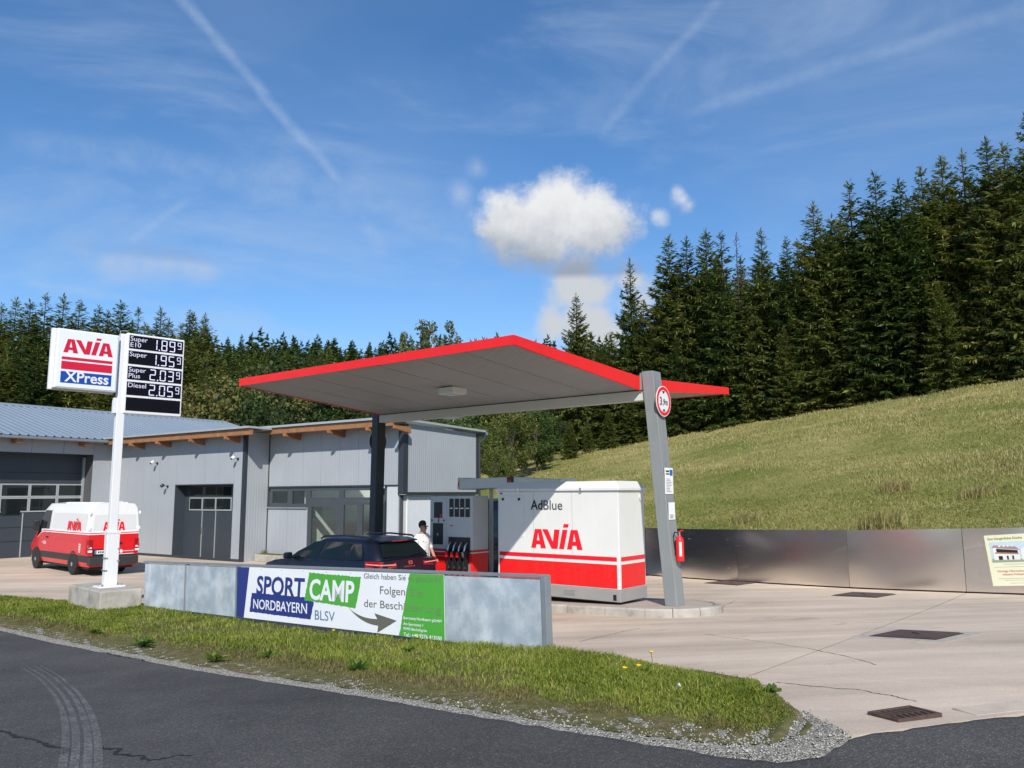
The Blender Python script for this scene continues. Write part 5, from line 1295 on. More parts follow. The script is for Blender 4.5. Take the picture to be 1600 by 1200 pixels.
    for s in (1, -1):
        # cab side window following the body
        P = [(3.72, 1.42), (4.62, 1.42), (4.86, 1.46), (4.50, 1.98), (4.30, 2.06), (3.78, 2.06)]
        gl = []
        for z in (1.43, 1.62, 1.80, 1.95, 2.06):
            xf_ = float(np.interp(z, [1.43, 1.5, 2.06], [4.80, 4.84, 4.36])); gl.append([(3.72+(xf_-3.72)*u, s*(float(hw_at(z))+.016), z) for u in (0, .5, 1)])
        MB().grid(gl).build('cab_window', GLASS, thing_)
        P2 = [(3.66, .72), (3.675, .72), (3.675, 2.12), (3.66, 2.12)]
        MB().add([(x, s*(float(hw_at(z))+.003), z) for x, z in [(3.66, .72), (3.675, .72), (3.675, 1.3), (3.675, 1.7), (3.675, 2.1), (3.66, 2.1), (3.66, 1.7), (3.66, 1.3)]], [tuple(range(8))]).build('door_gap', BLACK, thing_)
        mi = MB().hexa([(4.62, s*1.02, 1.34), (4.82, s*1.02, 1.34), (4.80, s*1.26, 1.36), (4.66, s*1.26, 1.36), (4.62, s*1.02, 1.74), (4.80, s*1.02, 1.74), (4.78, s*1.26, 1.70), (4.66, s*1.26, 1.70)]).build('mirror', BLACK, thing_, .03)
        MB().tube([(4.75, s*.97, 1.42), (4.74, s*1.04, 1.44)], .04, 8).build('mirror_arm', BLACK, mi)
        bx('door_handle', 3.76, 3.96, *sorted((s*.985, s*1.035)), 1.12, 1.17, BLACK, thing_, .01)
        # tail lamp wrapped round the corner
        tl = MB().hexa([(-.012, s*.80, .72), (.16, s*.80, .72), (.16, s*1.004, .72), (-.012, s*.985, .72), (-.008, s*.80, 1.16), (.16, s*.80, 1.16), (.16, s*1.004, 1.16), (-.008, s*.982, 1.16)]).build('tail_lamp', M('lamp_red', (.30, .008, .012), .15, spec=.6), thing_, .012)
        yy = sorted((s*.83, s*.99)); bx('lamp_clear', -.018, -.008, yy[0], yy[1], .76, .83, M('lamp_clear', (.75, .75, .72), .2), tl); bx('lamp_clear', -.018, -.008, yy[0]+.02, yy[1]-.02, .88, .93, M('lamp_clear', (.75, .75, .72), .2), tl)
        # long side panel recess and moulding
        if not glazed:
            MB().add([(x, s*(float(hw_at(z))+.003), z) for x, z in [(.30, 1.46), (3.5, 1.46), (3.5, 1.98), (.30, 1.98)]], [(0, 1, 2, 3)]).build('side_panel', M('van_grey_white', (.66, .66, .65), .4, var=.02), thing_)
        else:
            MB().add([(x, s*(float(hw_at(z))+.004), z) for x, z in [(.35, 1.44), (3.55, 1.44), (3.5, 2.02), (.40, 2.02)]], [(0, 1, 2, 3)]).build('side_window', GLASS, thing_)
        MB().tube([(.35, s*1.002, 1.12), (3.4, s*1.002, 1.12)], .012, 6).build('swage', red, thing_)
        MB().tube([(.4, s*.998, .70), (3.5, s*.998, .70)], .012, 6).build('swage', red, thing_)
    bx('rear_bumper', -.10, .10, -.96, .96, .36, .60, CLD, thing_, .03); bx('bumper_step', -.12, -.02, -.6, .6, .34, .40, CLD, thing_, .01)
    # rear doors
    bx('door_gap', -.006, .02, -.008, .008, .64, 2.22, BLACK, thing_)
    if not plain:
        for s in (1, -1):
            MB().add([(-.006+(.01 if z > 2 else 0), s*y, z) for y, z in ((.08, 1.46), (.84, 1.46), (.80, 1.93), (.08, 1.95))], [(0, 1, 2, 3)]).build('rear_panel', M('van_grey_white', (.66, .66, .65)), thing_)
            for z in (.9, 1.45, 1.95): bx('hinge', -.03, .06, *sorted((s*.93, s*1.0)), z, z+.10, white if z > 1.4 else red, thing_, .01)
        bx('plate_recess', -.016, .01, .12, .80, .66, .86, BLACK, thing_, .01)
        pl_ = bx('number_plate', -.024, -.012, .2, .72, .70, .82, M('plate_white', (.72, .73, .75), .4), thing_, .003); bx('plate_band', -.0255, -.0235, .665, .715, .702, .818, BLU, pl_)
        for k, yy in enumerate((.58, .50, .42, .34, .27)): bx('plate_mark', -.0258, -.0238, yy-.025, yy+.025, .73, .79, BLACK, pl_)
        bx('rear_handle', -.03, .0, -.30, -.08, 1.0, 1.05, BLACK, thing_, .008)
        for yy in (-.16, -.30): MB().lathe([(.055, -.010), (.055, .004)], 16, 'x', (0, yy, .76)).build('round_mark', white, thing_)
        bx('print_line', -.008, .0, -.80, -.38, .755, .772, white, thing_); bx('print_line', -.008, .0, -.80, -.10, .665, .682, white, thing_)
        hL_ = .20
        avia(.27, LRED, thing_, .46, 1.44, -.012, face='-x', xs=1.15)
        avia(.30, LRED, thing_, 1.95, 1.43, 1.0, face='+y', xs=1.55)
        P = [(.62, .78), (.70, .72), (.78, .78), (.78, 1.02), (.62, 1.02)]
        sh_ = MB().add([(x, 1.004, z) for x, z in P], [tuple(range(5))]).build('shield_print', white, thing_)
        for z in (.96, .88, .80): bx('shield_mark', .66, .74, 1.005, 1.008, z-.02, z+.02, LRED, sh_)
        for k, (z, L) in enumerate(((.98, .30), (.94, .42), (.90, .26))): bx('print_line', 3.95-.0, 3.95+L, 1.003, 1.007, z, z+.018, white, thing_)
        MB().tube([(.3, 0, 2.36), (.3, -.4, 2.35)], .012, 6).build('roof_rib', white, thing_)
        for x in (.5, 1.1, 1.7, 2.3, 2.9): bx('roof_rib', x, x+.04, -.7, .7, 2.29, 2.335, white, thing_)
    return thing_
vr = gp(110, 899.5)[:2]; vf = gp(54, 887.5)[:2]; hd = (vf-vr)/np.linalg.norm(vf-vr); lf = np.array([-hd[1], hd[0]])
mid = (vr+vf)/2; org = mid-hd*(1.28+1.82)-lf*.98
_r5 = rad(2.5); hd = np.array(rotz(hd, _r5)); lf = np.array([-hd[1], hd[0]]); org = mid-hd*(1.28+1.82)*.93-lf*.79
van = thing('delivery_van', 'red and white delivery van with logo parked before the hall door', 'van', (org[0], org[1], 0), math.atan2(hd[1], hd[0]))
make_van(van, M('van_red', (.66, .010, .014), .3, var=.02, coat=.4), M('van_white', (.78, .78, .77), .3, var=.02, coat=.3)); van.scale = (.93, .77, .96)
# dark blue van beyond the pump, glimpsed between pump and cabinet
q = CF.w(CF.onY(771, 830, 3.1)[0], 3.1); bo = q-CX*1.5+CP*.9
bv = thing('blue_van', 'dark blue van glimpsed between the pump and the white cabinet', 'van', (bo[0], bo[1], float(g(*q))), AC)
make_van(bv, M('van_navy', (.010, .016, .045), .25, var=.02, coat=.5), M('van_navy', (.01, .016, .045)), glazed=True, plain=True); bv.scale = (.78, .9, .98)

# ---- dark blue car at the pump
CB = M('car_navy', (.004, .006, .016), .32, var=.02, coat=.15, spec=.4); CG = M('car_glass', (.006, .011, .012), .06, spec=.35)
crr = CF.w(-3.92, -.86-.89)                                  # middle of the rear end
car = thing('hatchback_car', 'dark blue hatchback refuelling at the pump behind the banner', 'car', (crr[0], crr[1], float(g(*CF.w(-6.2, -1.75)))), AC+math.pi); 
LVc = [.20, .36, .62, .88, 1.06]; HWc = [.78, .86, .89, .885, .84]
STc = [(0.02, .86, 1.08), (.10, .95, 1.09), (.35, 1, 1.07), (.9, 1, 1.05), (1.8, 1, 1.03), (2.7, 1, 1.02), (3.1, 1, 1.02), (3.45, .985, .98), (3.8, .95, .90), (4.02, .86, .80), (4.12, .70, .66)]
Rg = []
for x, sc, zt in STc:
    L = [(x+(.05 if i == 0 and x < .05 else 0), w_*sc, .20+(z-.20)*(zt-.20)/.86) for i, (z, w_) in enumerate(zip(LVc, HWc))]
    Rg.append(L+[(p[0], 0, p[2]+.03) for p in L[-1:]]+[(p[0], -p[1], p[2]) for p in L[::-1]])
kk = len(Rg[0]); m = MB(); m.grid(Rg); m.add(Rg[0], [tuple(range(kk))]); m.add(Rg[-1], [tuple(range(kk))])
body = m.build('body', CB, car, smooth=40)
GZ = [1.0, 1.13, 1.25, 1.38, 1.455, 1.505, 1.53]; GR = [.06, .13, .24, .36, .44, .62, .95]; GF_ = [3.20, 2.92, 2.66, 2.38, 2.20, 2.0, 1.7]; GW = [.85, .81, .755, .69, .645, .56, .36]
P = []
for z, r, f, w_ in zip(GZ, GR, GF_, GW):
    ring = []
    cx_, hl_ = (r+f)/2, (f-r)/2
    for a in np.linspace(0, 2*math.pi, 41)[:-1]:
        c, s = math.cos(a), math.sin(a); e = .34
        ring.append((cx_+hl_*math.copysign(abs(c)**e, c), w_*math.copysign(abs(s)**(e*.8), s), z))
    P.append(ring+[ring[0]])
m = MB(); m.grid(P); m.add(P[-1][:-1], [tuple(range(40))]); m.build('cabin', CB, car, smooth=45)
gw_ = lambda z: float(np.interp(z, GZ, GW)); gr_ = lambda z: float(np.interp(z, GZ, GR)); gf_ = lambda z: float(np.interp(z, GZ, GF_))
for s in (1, -1):
    for pts in ([(2.86, 1.075), (1.98, 1.075), (1.94, 1.25), (1.90, 1.415), (2.14, 1.42), (2.45, 1.30), (2.70, 1.19)], [(1.88, 1.075), (1.12, 1.075), (1.06, 1.25), (1.02, 1.415), (1.80, 1.42), (1.84, 1.25)], [(1.02, 1.075), (.56, 1.10), (.60, 1.25), (.72, 1.39), (.93, 1.39), (.97, 1.25)]):
        MB().add([(x, s*(gw_(z)+.007), z) for x, z in pts], [tuple(range(len(pts)))]).build('side_window', CG, car)
    MB().tube([(.55, s*.62, 1.505), (.62, s*.63, 1.535), (1.3, s*.63, 1.56), (2.0, s*.62, 1.53), (2.12, s*.62, 1.475)], .020, 8).build('roof_rail', BLACK, car, smooth=40)
    mi = MB().hexa([(2.72, s*.90, 1.03), (2.90, s*.90, 1.03), (2.86, s*1.07, 1.05), (2.74, s*1.07, 1.05), (2.72, s*.90, 1.18), (2.88, s*.90, 1.18), (2.84, s*1.07, 1.17), (2.74, s*1.07, 1.17)]).build('mirror', CB, car, .03)
    MB().tube([(2.78, s*.80, 1.06), (2.78, s*.93, 1.08)], .03, 8).build('mirror_arm', BLACK, mi)
    # wrap round tail lamp
    tl = MB().hexa([(.0, s*.38, .95), (.03, s*.80, .92), (.38, s*.90, .95), (.30, s*.60, .95), (.02, s*.38, 1.05), (.05, s*.83, 1.085), (.42, s*.885, 1.075), (.30, s*.60, 1.07)]).build('tail_lamp', M('lamp_red', (.30, .008, .012)), car, .012)
    MB().tube([(.002, s*.42, 1.0), (.02, s*.76, 1.01), (.10, s*.872, 1.02), (.34, s*.905, 1.025)], .014, 6).build('light_strip', M('lamp_pink', (.85, .25, .25), .3), tl)
    for x in (.78, 3.33):
        a = [(x+.36*math.cos(rad(an)), .33+.36*math.sin(rad(an))) for an in np.linspace(0, 180, 13)]
        yy = sorted((s*.85, s*.899)); MB().prism([(x+.36, .2)]+a+[(x-.36, .2)], yy[0], yy[1], 'y').build('wheel_arch', BLACK, car)
        wheel(car, x, s*.79, .325, .205, s, M('alloy_rim', (.40, .40, .41), .3, metal=.8))
    bx('door_handle', 1.98, 2.14, *sorted((s*.87, s*.915)), .86, .885, CB, car, .006)
pts = [(-.64, 1.15), (.64, 1.15), (.58, 1.27), (.52, 1.41), (-.52, 1.41), (-.58, 1.27)]
MB().add([(gr_(z)-.014, y, z) for y, z in pts], [tuple(range(6))]).build('rear_window', CG, car)
pts = [(-.70, 1.06), (.70, 1.06), (.58, 1.40), (-.58, 1.40)]
MB().add([(gf_(z)+.012, y, z) for y, z in pts], [tuple(range(4))]).build('windscreen', CG, car)
sp = MB().hexa([(.34, -.54, 1.435), (.62, -.54, 1.475), (.62, .54, 1.475), (.34, .54, 1.435), (.35, -.53, 1.465), (.66, -.53, 1.512), (.66, .53, 1.512), (.35, .53, 1.465)]).build('spoiler', CB, car, .01)
bx('brake_light', .33, .345, -.22, .22, 1.442, 1.46, M('lamp_red', (.3, .008, .012)), sp)
MB().tube([(gr_(1.15)-.03, .05, 1.14), (gr_(1.19)-.04, -.25, 1.18), (gr_(1.2)-.035, -.5, 1.20)], .01, 6).build('rear_wiper', BLACK, car)
bx('rear_bumper', -.03, .2, -.80, .80, .30, .60, CB, car, .05); bx('number_plate', -.004, .03, -.26, .26, .64, .75, M('plate_white', (.72, .73, .75)), car, .003)
# S shaped emblem and model lettering on the tailgate
eb = MB()
for z0, a, b in ((1.0, -.06, .05), (1.025, -.06, -.02), (1.025, .02, .06), (1.05, -.05, .06)): eb.box(.006, .046, a, b, z0-.011, z0+.011)
eb.build('emblem', CHROME, car)
text('ARONA', .035, CHROME, car, .19, .935, .005, xs=1.9, face='-x', name='lettering')

# ================================================================== PERSON
def skin(name, verts, edges, radii, mat, parent, sub=2, root=0):
    me = bpy.data.meshes.new(name); me.from_pydata(verts, edges, []); o = link(name, me, mat, parent)
    md = o.modifiers.new('skin', 'SKIN'); md.use_smooth_shade = True
    sv_ = me.skin_vertices[0].data if me.skin_vertices else None
    if sv_ is None:
        bm = bmesh.new(); bm.from_mesh(me); bm.verts.layers.skin.verify(); bm.to_mesh(me); bm.free(); sv_ = me.skin_vertices[0].data
    for i, r in enumerate(radii): sv_[i].radius = r if isinstance(r, tuple) else (r, r)
    sv_[root].use_root = True
    s2 = o.modifiers.new('subd', 'SUBSURF'); s2.levels = 1; s2.render_levels = sub
    return o
pq = CF.w(CF.onY(660, 840, -.62)[0], -.62); pzg = float(g(*pq))
per = thing('person', 'person in a white patterned shirt with dark hair holding a nozzle', 'person', (pq[0], pq[1], pzg), AC)
# local: +x to the right along the island; the person faces +x and slightly away
SKN = M('skin', (.42, .22, .15), .55, var=.05); SHT = M('patterned_white_shirt', (.72, .71, .69), .8, var=.05, vs=8, col2=(.28, .28, .30), c2=(.60, .64), c2s=16.); TRS = M('dark_trousers', (.02, .022, .03), .8); HAIR = M('dark_hair', (.010, .008, .007), .6, var=.3, vs=30)
V = [(0, 0, .98), (0, 0, 1.16), (0, 0, 1.36), (.0, 0, 1.48), (.015, 0, 1.56), (.03, 0, 1.635), (.035, 0, 1.72),
     (0, .17, 1.445), (.02, .24, 1.22), (.14, .22, 1.04), (.20, .20, .98),
     (0, -.17, 1.445), (.02, -.25, 1.22), (.19, -.23, 1.06), (.27, -.21, 1.0),
     (0, .10, .92), (.02, .11, .52), (-.01, .12, .09), (.12, .12, .04), (0, -.10, .92), (.03, -.11, .52), (.0, -.12, .09), (.13, -.12, .04)]
E_ = [(0, 1), (1, 2), (2, 3), (3, 4), (4, 5), (5, 6), (3, 7), (7, 8), (8, 9), (9, 10), (3, 11), (11, 12), (12, 13), (13, 14), (0, 15), (15, 16), (16, 17), (17, 18), (0, 19), (19, 20), (20, 21), (21, 22)]
Rd = [(.125, .16), (.115, .145), (.12, .165), .09, .055, (.085, .072), (.092, .078), .062, .045, .034, .03, .062, .045, .034, .03, .088, .058, .042, .036, .088, .058, .042, .036]
skin('body', V, E_, Rd, SKN, per)
V2 = [(0, 0, .94), (0, 0, 1.14), (0, 0, 1.34), (0, 0, 1.46), (0, .17, 1.45), (.015, .235, 1.24), (.05, .235, 1.17), (0, -.17, 1.45), (.015, -.245, 1.24), (.06, -.245, 1.17), (.01, 0, 1.52)]
skin('shirt', V2, [(0, 1), (1, 2), (2, 3), (3, 4), (4, 5), (5, 6), (3, 7), (7, 8), (8, 9), (3, 10)], [(.15, .19), (.145, .175), (.15, .19), .115, .082, .068, .062, .082, .068, .062, .07], SHT, per)
skin('trousers', [(0, 0, .98), (0, .10, .90), (.02, .11, .52), (-.01, .12, .12), (0, -.10, .90), (.03, -.11, .52), (0, -.12, .12)], [(0, 1), (1, 2), (2, 3), (0, 4), (4, 5), (5, 6)], [(.14, .165), .105, .078, .068, .105, .078, .068], TRS, per)
hm_ = []
for i in range(9):
    ph = math.pi*i/8; hm_.append([(.008+.108*math.sin(ph)*math.cos(a)*(1 if math.cos(a) < .2 else .80), .090*math.sin(ph)*math.sin(a), 1.722+.098*math.cos(ph)*(1 if ph < 1.6 else 1.15)) for a in np.linspace(0, 2*math.pi, 17)])
# keep the face free: front of the lower half is pulled back
hm_ = [[(min(p[0], (.075-(1.80-p[2])*.5) if p[2] > 1.745 else .02+(p[2]-1.60)*.2), p[1]*(1 if p[2] > 1.72 else .97), p[2]) for p in r] for r in hm_]
MB().grid(hm_).build('hair', HAIR, per, smooth=60)
for s in (1, -1):
    bx('shoe', -.07, .20, s*.12-.05, s*.12+.05, .002, .09, BLACK, per, .02)
    MB().lathe([(.012, -.008), (.026, 0), (.012, .008)], 10, 'y', (.03, s*.080, 1.665)).build('ear', SKN, per, smooth=60)
    bx('eye', .112, .120, s*.035-.012, s*.035+.012, 1.683, 1.693, BLACK, per)
MB().hexa([(.10, -.014, 1.625), (.138, -.012, 1.63), (.138, .012, 1.63), (.10, .014, 1.625), (.10, -.008, 1.69), (.112, -.006, 1.69), (.112, .006, 1.69), (.10, .008, 1.69)]).build('nose', SKN, per, .006); bx('mouth', .105, .118, -.022, .022, 1.598, 1.604, M('lips', (.30, .10, .08), .5), per)
gl_ = MB(); gl_.box(.116, .120, .010, .052, 1.672, 1.698); gl_.box(.116, .120, -.052, -.010, 1.672, 1.698); gl_.build('glasses', BLACK, per)
for s, hx_, hz_ in ((-1, .27, 1.0), (1, .20, .98)):
    hnd = MB()
    for k in range(4):
        y0 = s*.205-.036+k*.022
        hnd.tube([(hx_+.0, y0, hz_-.02), (hx_+.055, y0, hz_-.035), (hx_+.075-.006*abs(k-1.5), y0, hz_-.075), (hx_+.045, y0, hz_-.095)], [.012, .010, .009, .008], 6)
    hnd.tube([(hx_, s*.205-s*.035, hz_-.0), (hx_+.045, s*.205-s*.05, hz_-.03), (hx_+.07, s*.205-s*.04, hz_-.055)], [.014, .011, .009], 6)
    hnd.build('hand', SKN, per, smooth=60)
# nozzle held in the right hand
nzl = thing('held_nozzle', 'black and red fuel nozzle held by the person beside the car', 'nozzle', (*(pq+CX*.31-CP*.205), pzg+.92), AC)
MB().tube([(0, 0, -.22), (-.01, 0, -.10), (0, 0, .0), (.03, 0, .06)], [.028, .03, .032, .028], 8).build('grip', BLACK, nzl, smooth=40); bx('guard', .02, .06, -.03, .03, -.16, .0, LRED, nzl, .01)
MB().tube([(0, 0, -.22), (-.02, .02, -.45), (.10, .10, -.80), (.3, .25, -.88+.04), (.55, .5, -.62)], .022, 8).build('hose', BLACK, nzl, smooth=40)

# ================================================================== VEGETATION
def tz(x, y): return float(max(meadow_z(x, y), hill_z(x, y)-.6 if y > 70 else -9, -.3 if y < 40 else -.9))
SPR = leafmat('spruce_needles', [(.040, .070, .018), (.090, .130, .028), (.15, .195, .042), (.20, .21, .055)], .36, .6, .4, .4, .34)
BARK = M('spruce_bark', (.055, .042, .032), .9, var=.3, vs=4)
def spruce_mesh(h, R, whorls, per, seed, twig=1., sparse=0., spacing=.15, wr=.15):
    """layered boughs: every bough carries side twigs, hanging twigs and a spray at its end"""
    r = np.random.default_rng(seed); quads = []
    lob = r.uniform(.82, 1.15, 9)                              # uneven outline round the tree
    for i in range(whorls):
        t = ((i+.5)/whorls)**.86; zb = h*(.025+.965*t); nb = per if t < .8 else max(5, per-1)
        a0 = r.random()*6.28; wl = r.uniform(.80, 1.18)
        for b in range(nb):
            if r.random() < sparse: continue
            a = a0+6.283*b/nb+r.normal(0, .22)
            L = R*wl*((1-t)**.88*(.72+.42*r.random()))*lob[int(a/6.283*9) % 9]+.20
            if t < .18: L *= .75+.25*t/.18
            z0 = min(h*.99, zb+r.normal(0, h/whorls*.45))
            up = -.16+.95*t**2.2; dr = .40*(1-t)+.03
            n = max(3, int(L/spacing)); s = (np.arange(n)+.6+r.uniform(-.3, .3, n))/n; s = np.clip(s, .08, 1)
            d = np.array([math.cos(a), math.sin(a), 0]); sd = np.array([-d[1], d[0], 0])
            pz = up*s-dr*s**1.5+.25*s**4
            base = np.stack([d[0]*s*L, d[1]*s*L, z0+pz*L], 1)
            lim = .16+.24*L
            for side in (-1, 1, 0, 2):
                if side == 2 and t > .75: continue
                bs = base; ss = s; m_ = n
                ln = np.minimum((.22+.40*np.sin(np.clip(ss*1.02, 0, 1)*2.7)), lim)*twig*r.uniform(.6, 1.35, m_)
                if side == 2: dv = d*.25+sd*r.uniform(-.3, .3)+np.array([0, 0, -1.0]); ln = ln*.8
                elif side: dv = d*.66+sd*side*.72+np.array([0, 0, -.22+.35*t])
                else: dv = d*.9+np.array([0, 0, .05+.3*t])
                dv = dv+r.normal(0, .14, (m_, 3)); dv /= np.linalg.norm(dv, axis=1)[:, None]
                wv = np.cross(dv, np.array([0, 0, 1.])+r.normal(0, .5, (m_, 3))); wv /= np.linalg.norm(wv, axis=1)[:, None]+1e-6
                wd = ln*wr*r.uniform(.7, 1.4, m_)
                tip = bs+dv*ln[:, None]; tip[:, 2] -= ln*.10
                md = bs+dv*(ln*.42)[:, None]
                quads.append(np.stack([bs, md+wv*wd[:, None], tip, md-wv*wd[:, None]], 1))
    # leader with short upright shoots
    k = 14; zl = h*np.linspace(.955, 1.0, k); al = r.random(k)*6.283; dv = np.stack([np.cos(al)*.5, np.sin(al)*.5, np.ones(k)], 1); bs = np.stack([np.zeros(k), np.zeros(k), zl], 1)
    wv = np.stack([-np.sin(al), np.cos(al), np.zeros(k)], 1); ln = np.linspace(.34, .5, k)[:, None]*twig
    quads.append(np.stack([bs, bs+dv*ln*.45+wv*.05*twig, bs+dv*ln, bs+dv*ln*.45-wv*.05*twig], 1))
    Q = np.concatenate(quads)
    V = Q.reshape(-1, 3); Fq = np.arange(len(V)).reshape(-1, 4); return V, Fq
def mesh_np(name, V, Fq, mat):
    o = npmesh(name, V, Fq, mat); me = o.data; bpy.data.objects.remove(o); return me
def trunk_mesh(h, r0, seed, mat=BARK):
    r = np.random.default_rng(seed); pts = [(r.normal(0, .02), r.normal(0, .02), z) for z in np.linspace(-.4, h*.98, 8)]
    o = MB().tube(pts, [max(.015, r0*(1-q/8.2)) for q in range(8)], 8).build('trunk', mat, smooth=60); me = o.data; bpy.data.objects.remove(o); return me
SV = []
for k, (h, R, wh, per, sp) in enumerate([(22, 4.3, 40, 8, .04), (22, 3.8, 38, 8, .08), (22, 4.7, 42, 8, .03), (22, 3.4, 36, 7, .14), (22, 4.0, 40, 8, .06)]):
    V, Fq = spruce_mesh(h, R, wh, per, 100+k, 1.15, sp); SV.append((mesh_np('crown', V, Fq, SPR), trunk_mesh(h, .26, k)))
V, Fq = spruce_mesh(22, 1.9, 26, 6, 77, .9, .45); SDEAD = (mesh_np('crown', V, Fq, leafmat('dry_spruce_needles', [(.06, .045, .025), (.10, .075, .04), (.13, .10, .05)], .1)), trunk_mesh(22, .2, 9))
LOWV = []
for k in range(5):
    V, Fq = spruce_mesh(20, [3.9, 3.4, 4.2, 3.6, 3.1][k], 26, 7, 300+k, 2.0, .05, .42, .2); LOWV.append(mesh_np('crown', V, Fq, SPR))
LOWT = trunk_mesh(20, .24, 55)
def put_spruce(x, y, h, variant, label, group, wide=1., name='spruce_tree'):
    me, tr_ = variant; s = h/22; z = tz(x, y)
    t = thing(name, label, 'tree', (x, y, z), RNG.random()*6.28, group)
    c = link('crown', me, None, t); c.scale = (s*wide, s*wide, s); c2 = link('trunk', tr_, None, t); c2.scale = (s, s, s)
    return t
# right hand stand: front row read from the skyline (px, top py)
D_of = lambda px: float(np.interp(px, [860, 1000, 1200, 1500, 1600, 1700], [97, 88, 79, 68, 64, 60]))
GRP = 'spruces standing above the meadow'
ORD = 'first second third fourth fifth sixth seventh eighth ninth tenth eleventh twelfth thirteenth fourteenth fifteenth sixteenth seventeenth eighteenth nineteenth twentieth'.split()
front_row = [(1045, 372), (1072, 374), (1102, 362), (1126, 366), (1188, 362), (1228, 374), (1270, 320), (1298, 340), (1326, 286), (1366, 272), (1404, 284), (1438, 262), (1470, 246), (1502, 240), (1540, 220), (1566, 228), (1602, 184), (1650, 170), (1700, 165)]
def spot_of(px, py, dy=0.):
    Y = D_of(px)+dy; p = atY(px, py, Y); return p[0], Y, p[2]
for k, (px, py) in enumerate(front_row):
    x, Y, zt_ = spot_of(px, py, RNG.uniform(-2.5, 2.5)); z = tz(x, Y)
    lab = ORD[k]+' tall spruce counted from the left along the front of the right hand stand'
    if px == 1602: lab = 'tallest spruce at the right edge of the picture above the meadow'
    if px == 1326: lab = 'narrow pointed spruce rising first above its neighbours in the right stand'
    put_spruce(x, Y, (zt_-z)*1.0, SV[k % 5], lab, GRP, RNG.uniform(1.05, 1.3))
x, Y, zt_ = spot_of(900, 462, 0); put_spruce(x, Y, (zt_-tz(x, Y)), SV[2], 'lone spruce with open sky around its tip just right of the canopy peak', GRP, .95)
x, Y, zt_ = spot_of(984, 408, 0); put_spruce(x, Y, (zt_-tz(x, Y)), SV[4], 'brownish tipped spruce at the left end of the right hand stand', GRP, .85)
x, Y, zt_ = spot_of(1150, 366, 1); put_spruce(x, Y, (zt_-tz(x, Y)), SDEAD, 'thin half bare dead spruce among the green ones', GRP, 1.)
# lower trees closing the foot of the stand, and rows behind
for k, px in enumerate(np.arange(1015, 1720, 41)):
    x, Y, zt_ = spot_of(px+RNG.uniform(-8, 8), 500, -1.5+RNG.uniform(-1.5, 1.0)); z = tz(x, Y)
    put_spruce(x, Y, RNG.uniform(8, 13.5), SV[(k*2) % 5], 'shorter spruce filling the foot of the right hand stand', 'short spruces at the foot of the stand', 1.15)
ytop = lambda px: float(np.interp(px, [1000, 1040, 1130, 1230, 1270, 1330, 1470, 1600, 1700], [470, 400, 385, 385, 350, 315, 275, 230, 190]))
for row, off in ((1, 6.), (2, 12.), (3, 19)):
    for k, px in enumerate(np.arange(1020+row*9, 1720, 34-row*2)):
        py = ytop(px)+RNG.uniform(0, 45)+row*8; x, Y, zt_ = spot_of(px+RNG.uniform(-7, 7), py, off+RNG.uniform(-2, 2)); z = tz(x, Y)
        put_spruce(x, Y, max(9, zt_-z), SV[(k+row) % 5], 'spruce in the rows behind the front of the right hand stand', 'spruces in the rows behind', 1.15)
for px, py, dy in ((870, 560, 2), (935, 540, 4), (955, 520, 0), (1005, 470, 1), (890, 668, -22), (918, 655, -12), (950, 640, -8), (985, 620, -4)):
    x, Y, zt_ = spot_of(px, py, dy); put_spruce(x, Y, max(3.5, zt_-tz(x, Y)), SV[int(px) % 5], 'small spruce at the lower left end of the right hand stand', 'small spruces beside the meadow edge', 1.5)
# left hand stand behind the hall
for k, (px, py) in enumerate([(4, 478), (26, 468), (48, 472), (72, 462), (100, 464), (125, 472), (155, 480), (190, 473), (217, 484), (252, 484), (297, 488), (-24, 472), (-55, 480)]):
    Y = 128+RNG.uniform(-8, 8); p = atY(px, py, Y); z = tz(p[0], Y)
    put_spruce(p[0], Y, p[2]-z, SV[k % 5], (ORD[k]+' tall spruce from the left edge on the skyline behind the sign' if px > 0 else 'tall spruce just beyond the left edge of the skyline') if px != 297 else 'pointed spruce standing clear of the others right of the price sign', 'spruces behind the hall', 1.3)
for k, px in enumerate(np.arange(-60, 330, 24)):
    Y = 108+RNG.uniform(-7, 7); p = atY(px, 540+RNG.uniform(-20, 25), Y); z = tz(p[0], Y)
    put_spruce(p[0], Y, max(12, p[2]-z), SV[(k+2) % 5], 'dark spruce in the lower row behind the hall roof', 'spruces just behind the hall', 1.2)
for k, px in enumerate(np.arange(-40, 330, 19)):
    Y = 140+RNG.uniform(-5, 5); p = atY(px, 492+RNG.uniform(-6, 16), Y); z = tz(p[0], Y)
    put_spruce(p[0], Y, max(12, p[2]-z), SV[(k+1) % 5], 'spruce closing the gaps between the skyline trees behind the sign', 'spruces between the skyline trees', 1.3)
# wooded hill: individual trees near, one mass beyond
pts = []
for Y in np.arange(178, 345, 6.5):
    for x in np.arange(-.50*Y, .26*Y, 4.6+Y*.005):
        pts.append((x+RNG.uniform(-2.2, 2.2), Y+RNG.uniform(-3.2, 3.2)))
pts = [q for q in pts if not (q[0]/q[1] > .12 and q[1] < 200)]
pts.sort(key=lambda q: q[1]); print('hill trees', len(pts))
for k, (x, y) in enumerate(pts[:235]):
    o = link('hill_spruce', LOWV[k % 5], None); s = RNG.uniform(.6, .88); o.location = (x, y, tz(x, y)-.3); o.scale = (s, s, s*RNG.uniform(.9, 1.15)); o.rotation_euler = (0, 0, RNG.random()*6.28)
    tag(o, 'distant spruce on the wooded hillside behind the canopy', 'tree', 'spruces on the wooded hillside')
V0, F0 = spruce_mesh(20, 3.9, 14, 5, 900, 3.4, 0., 1.1, .24); VV, FF = [], []
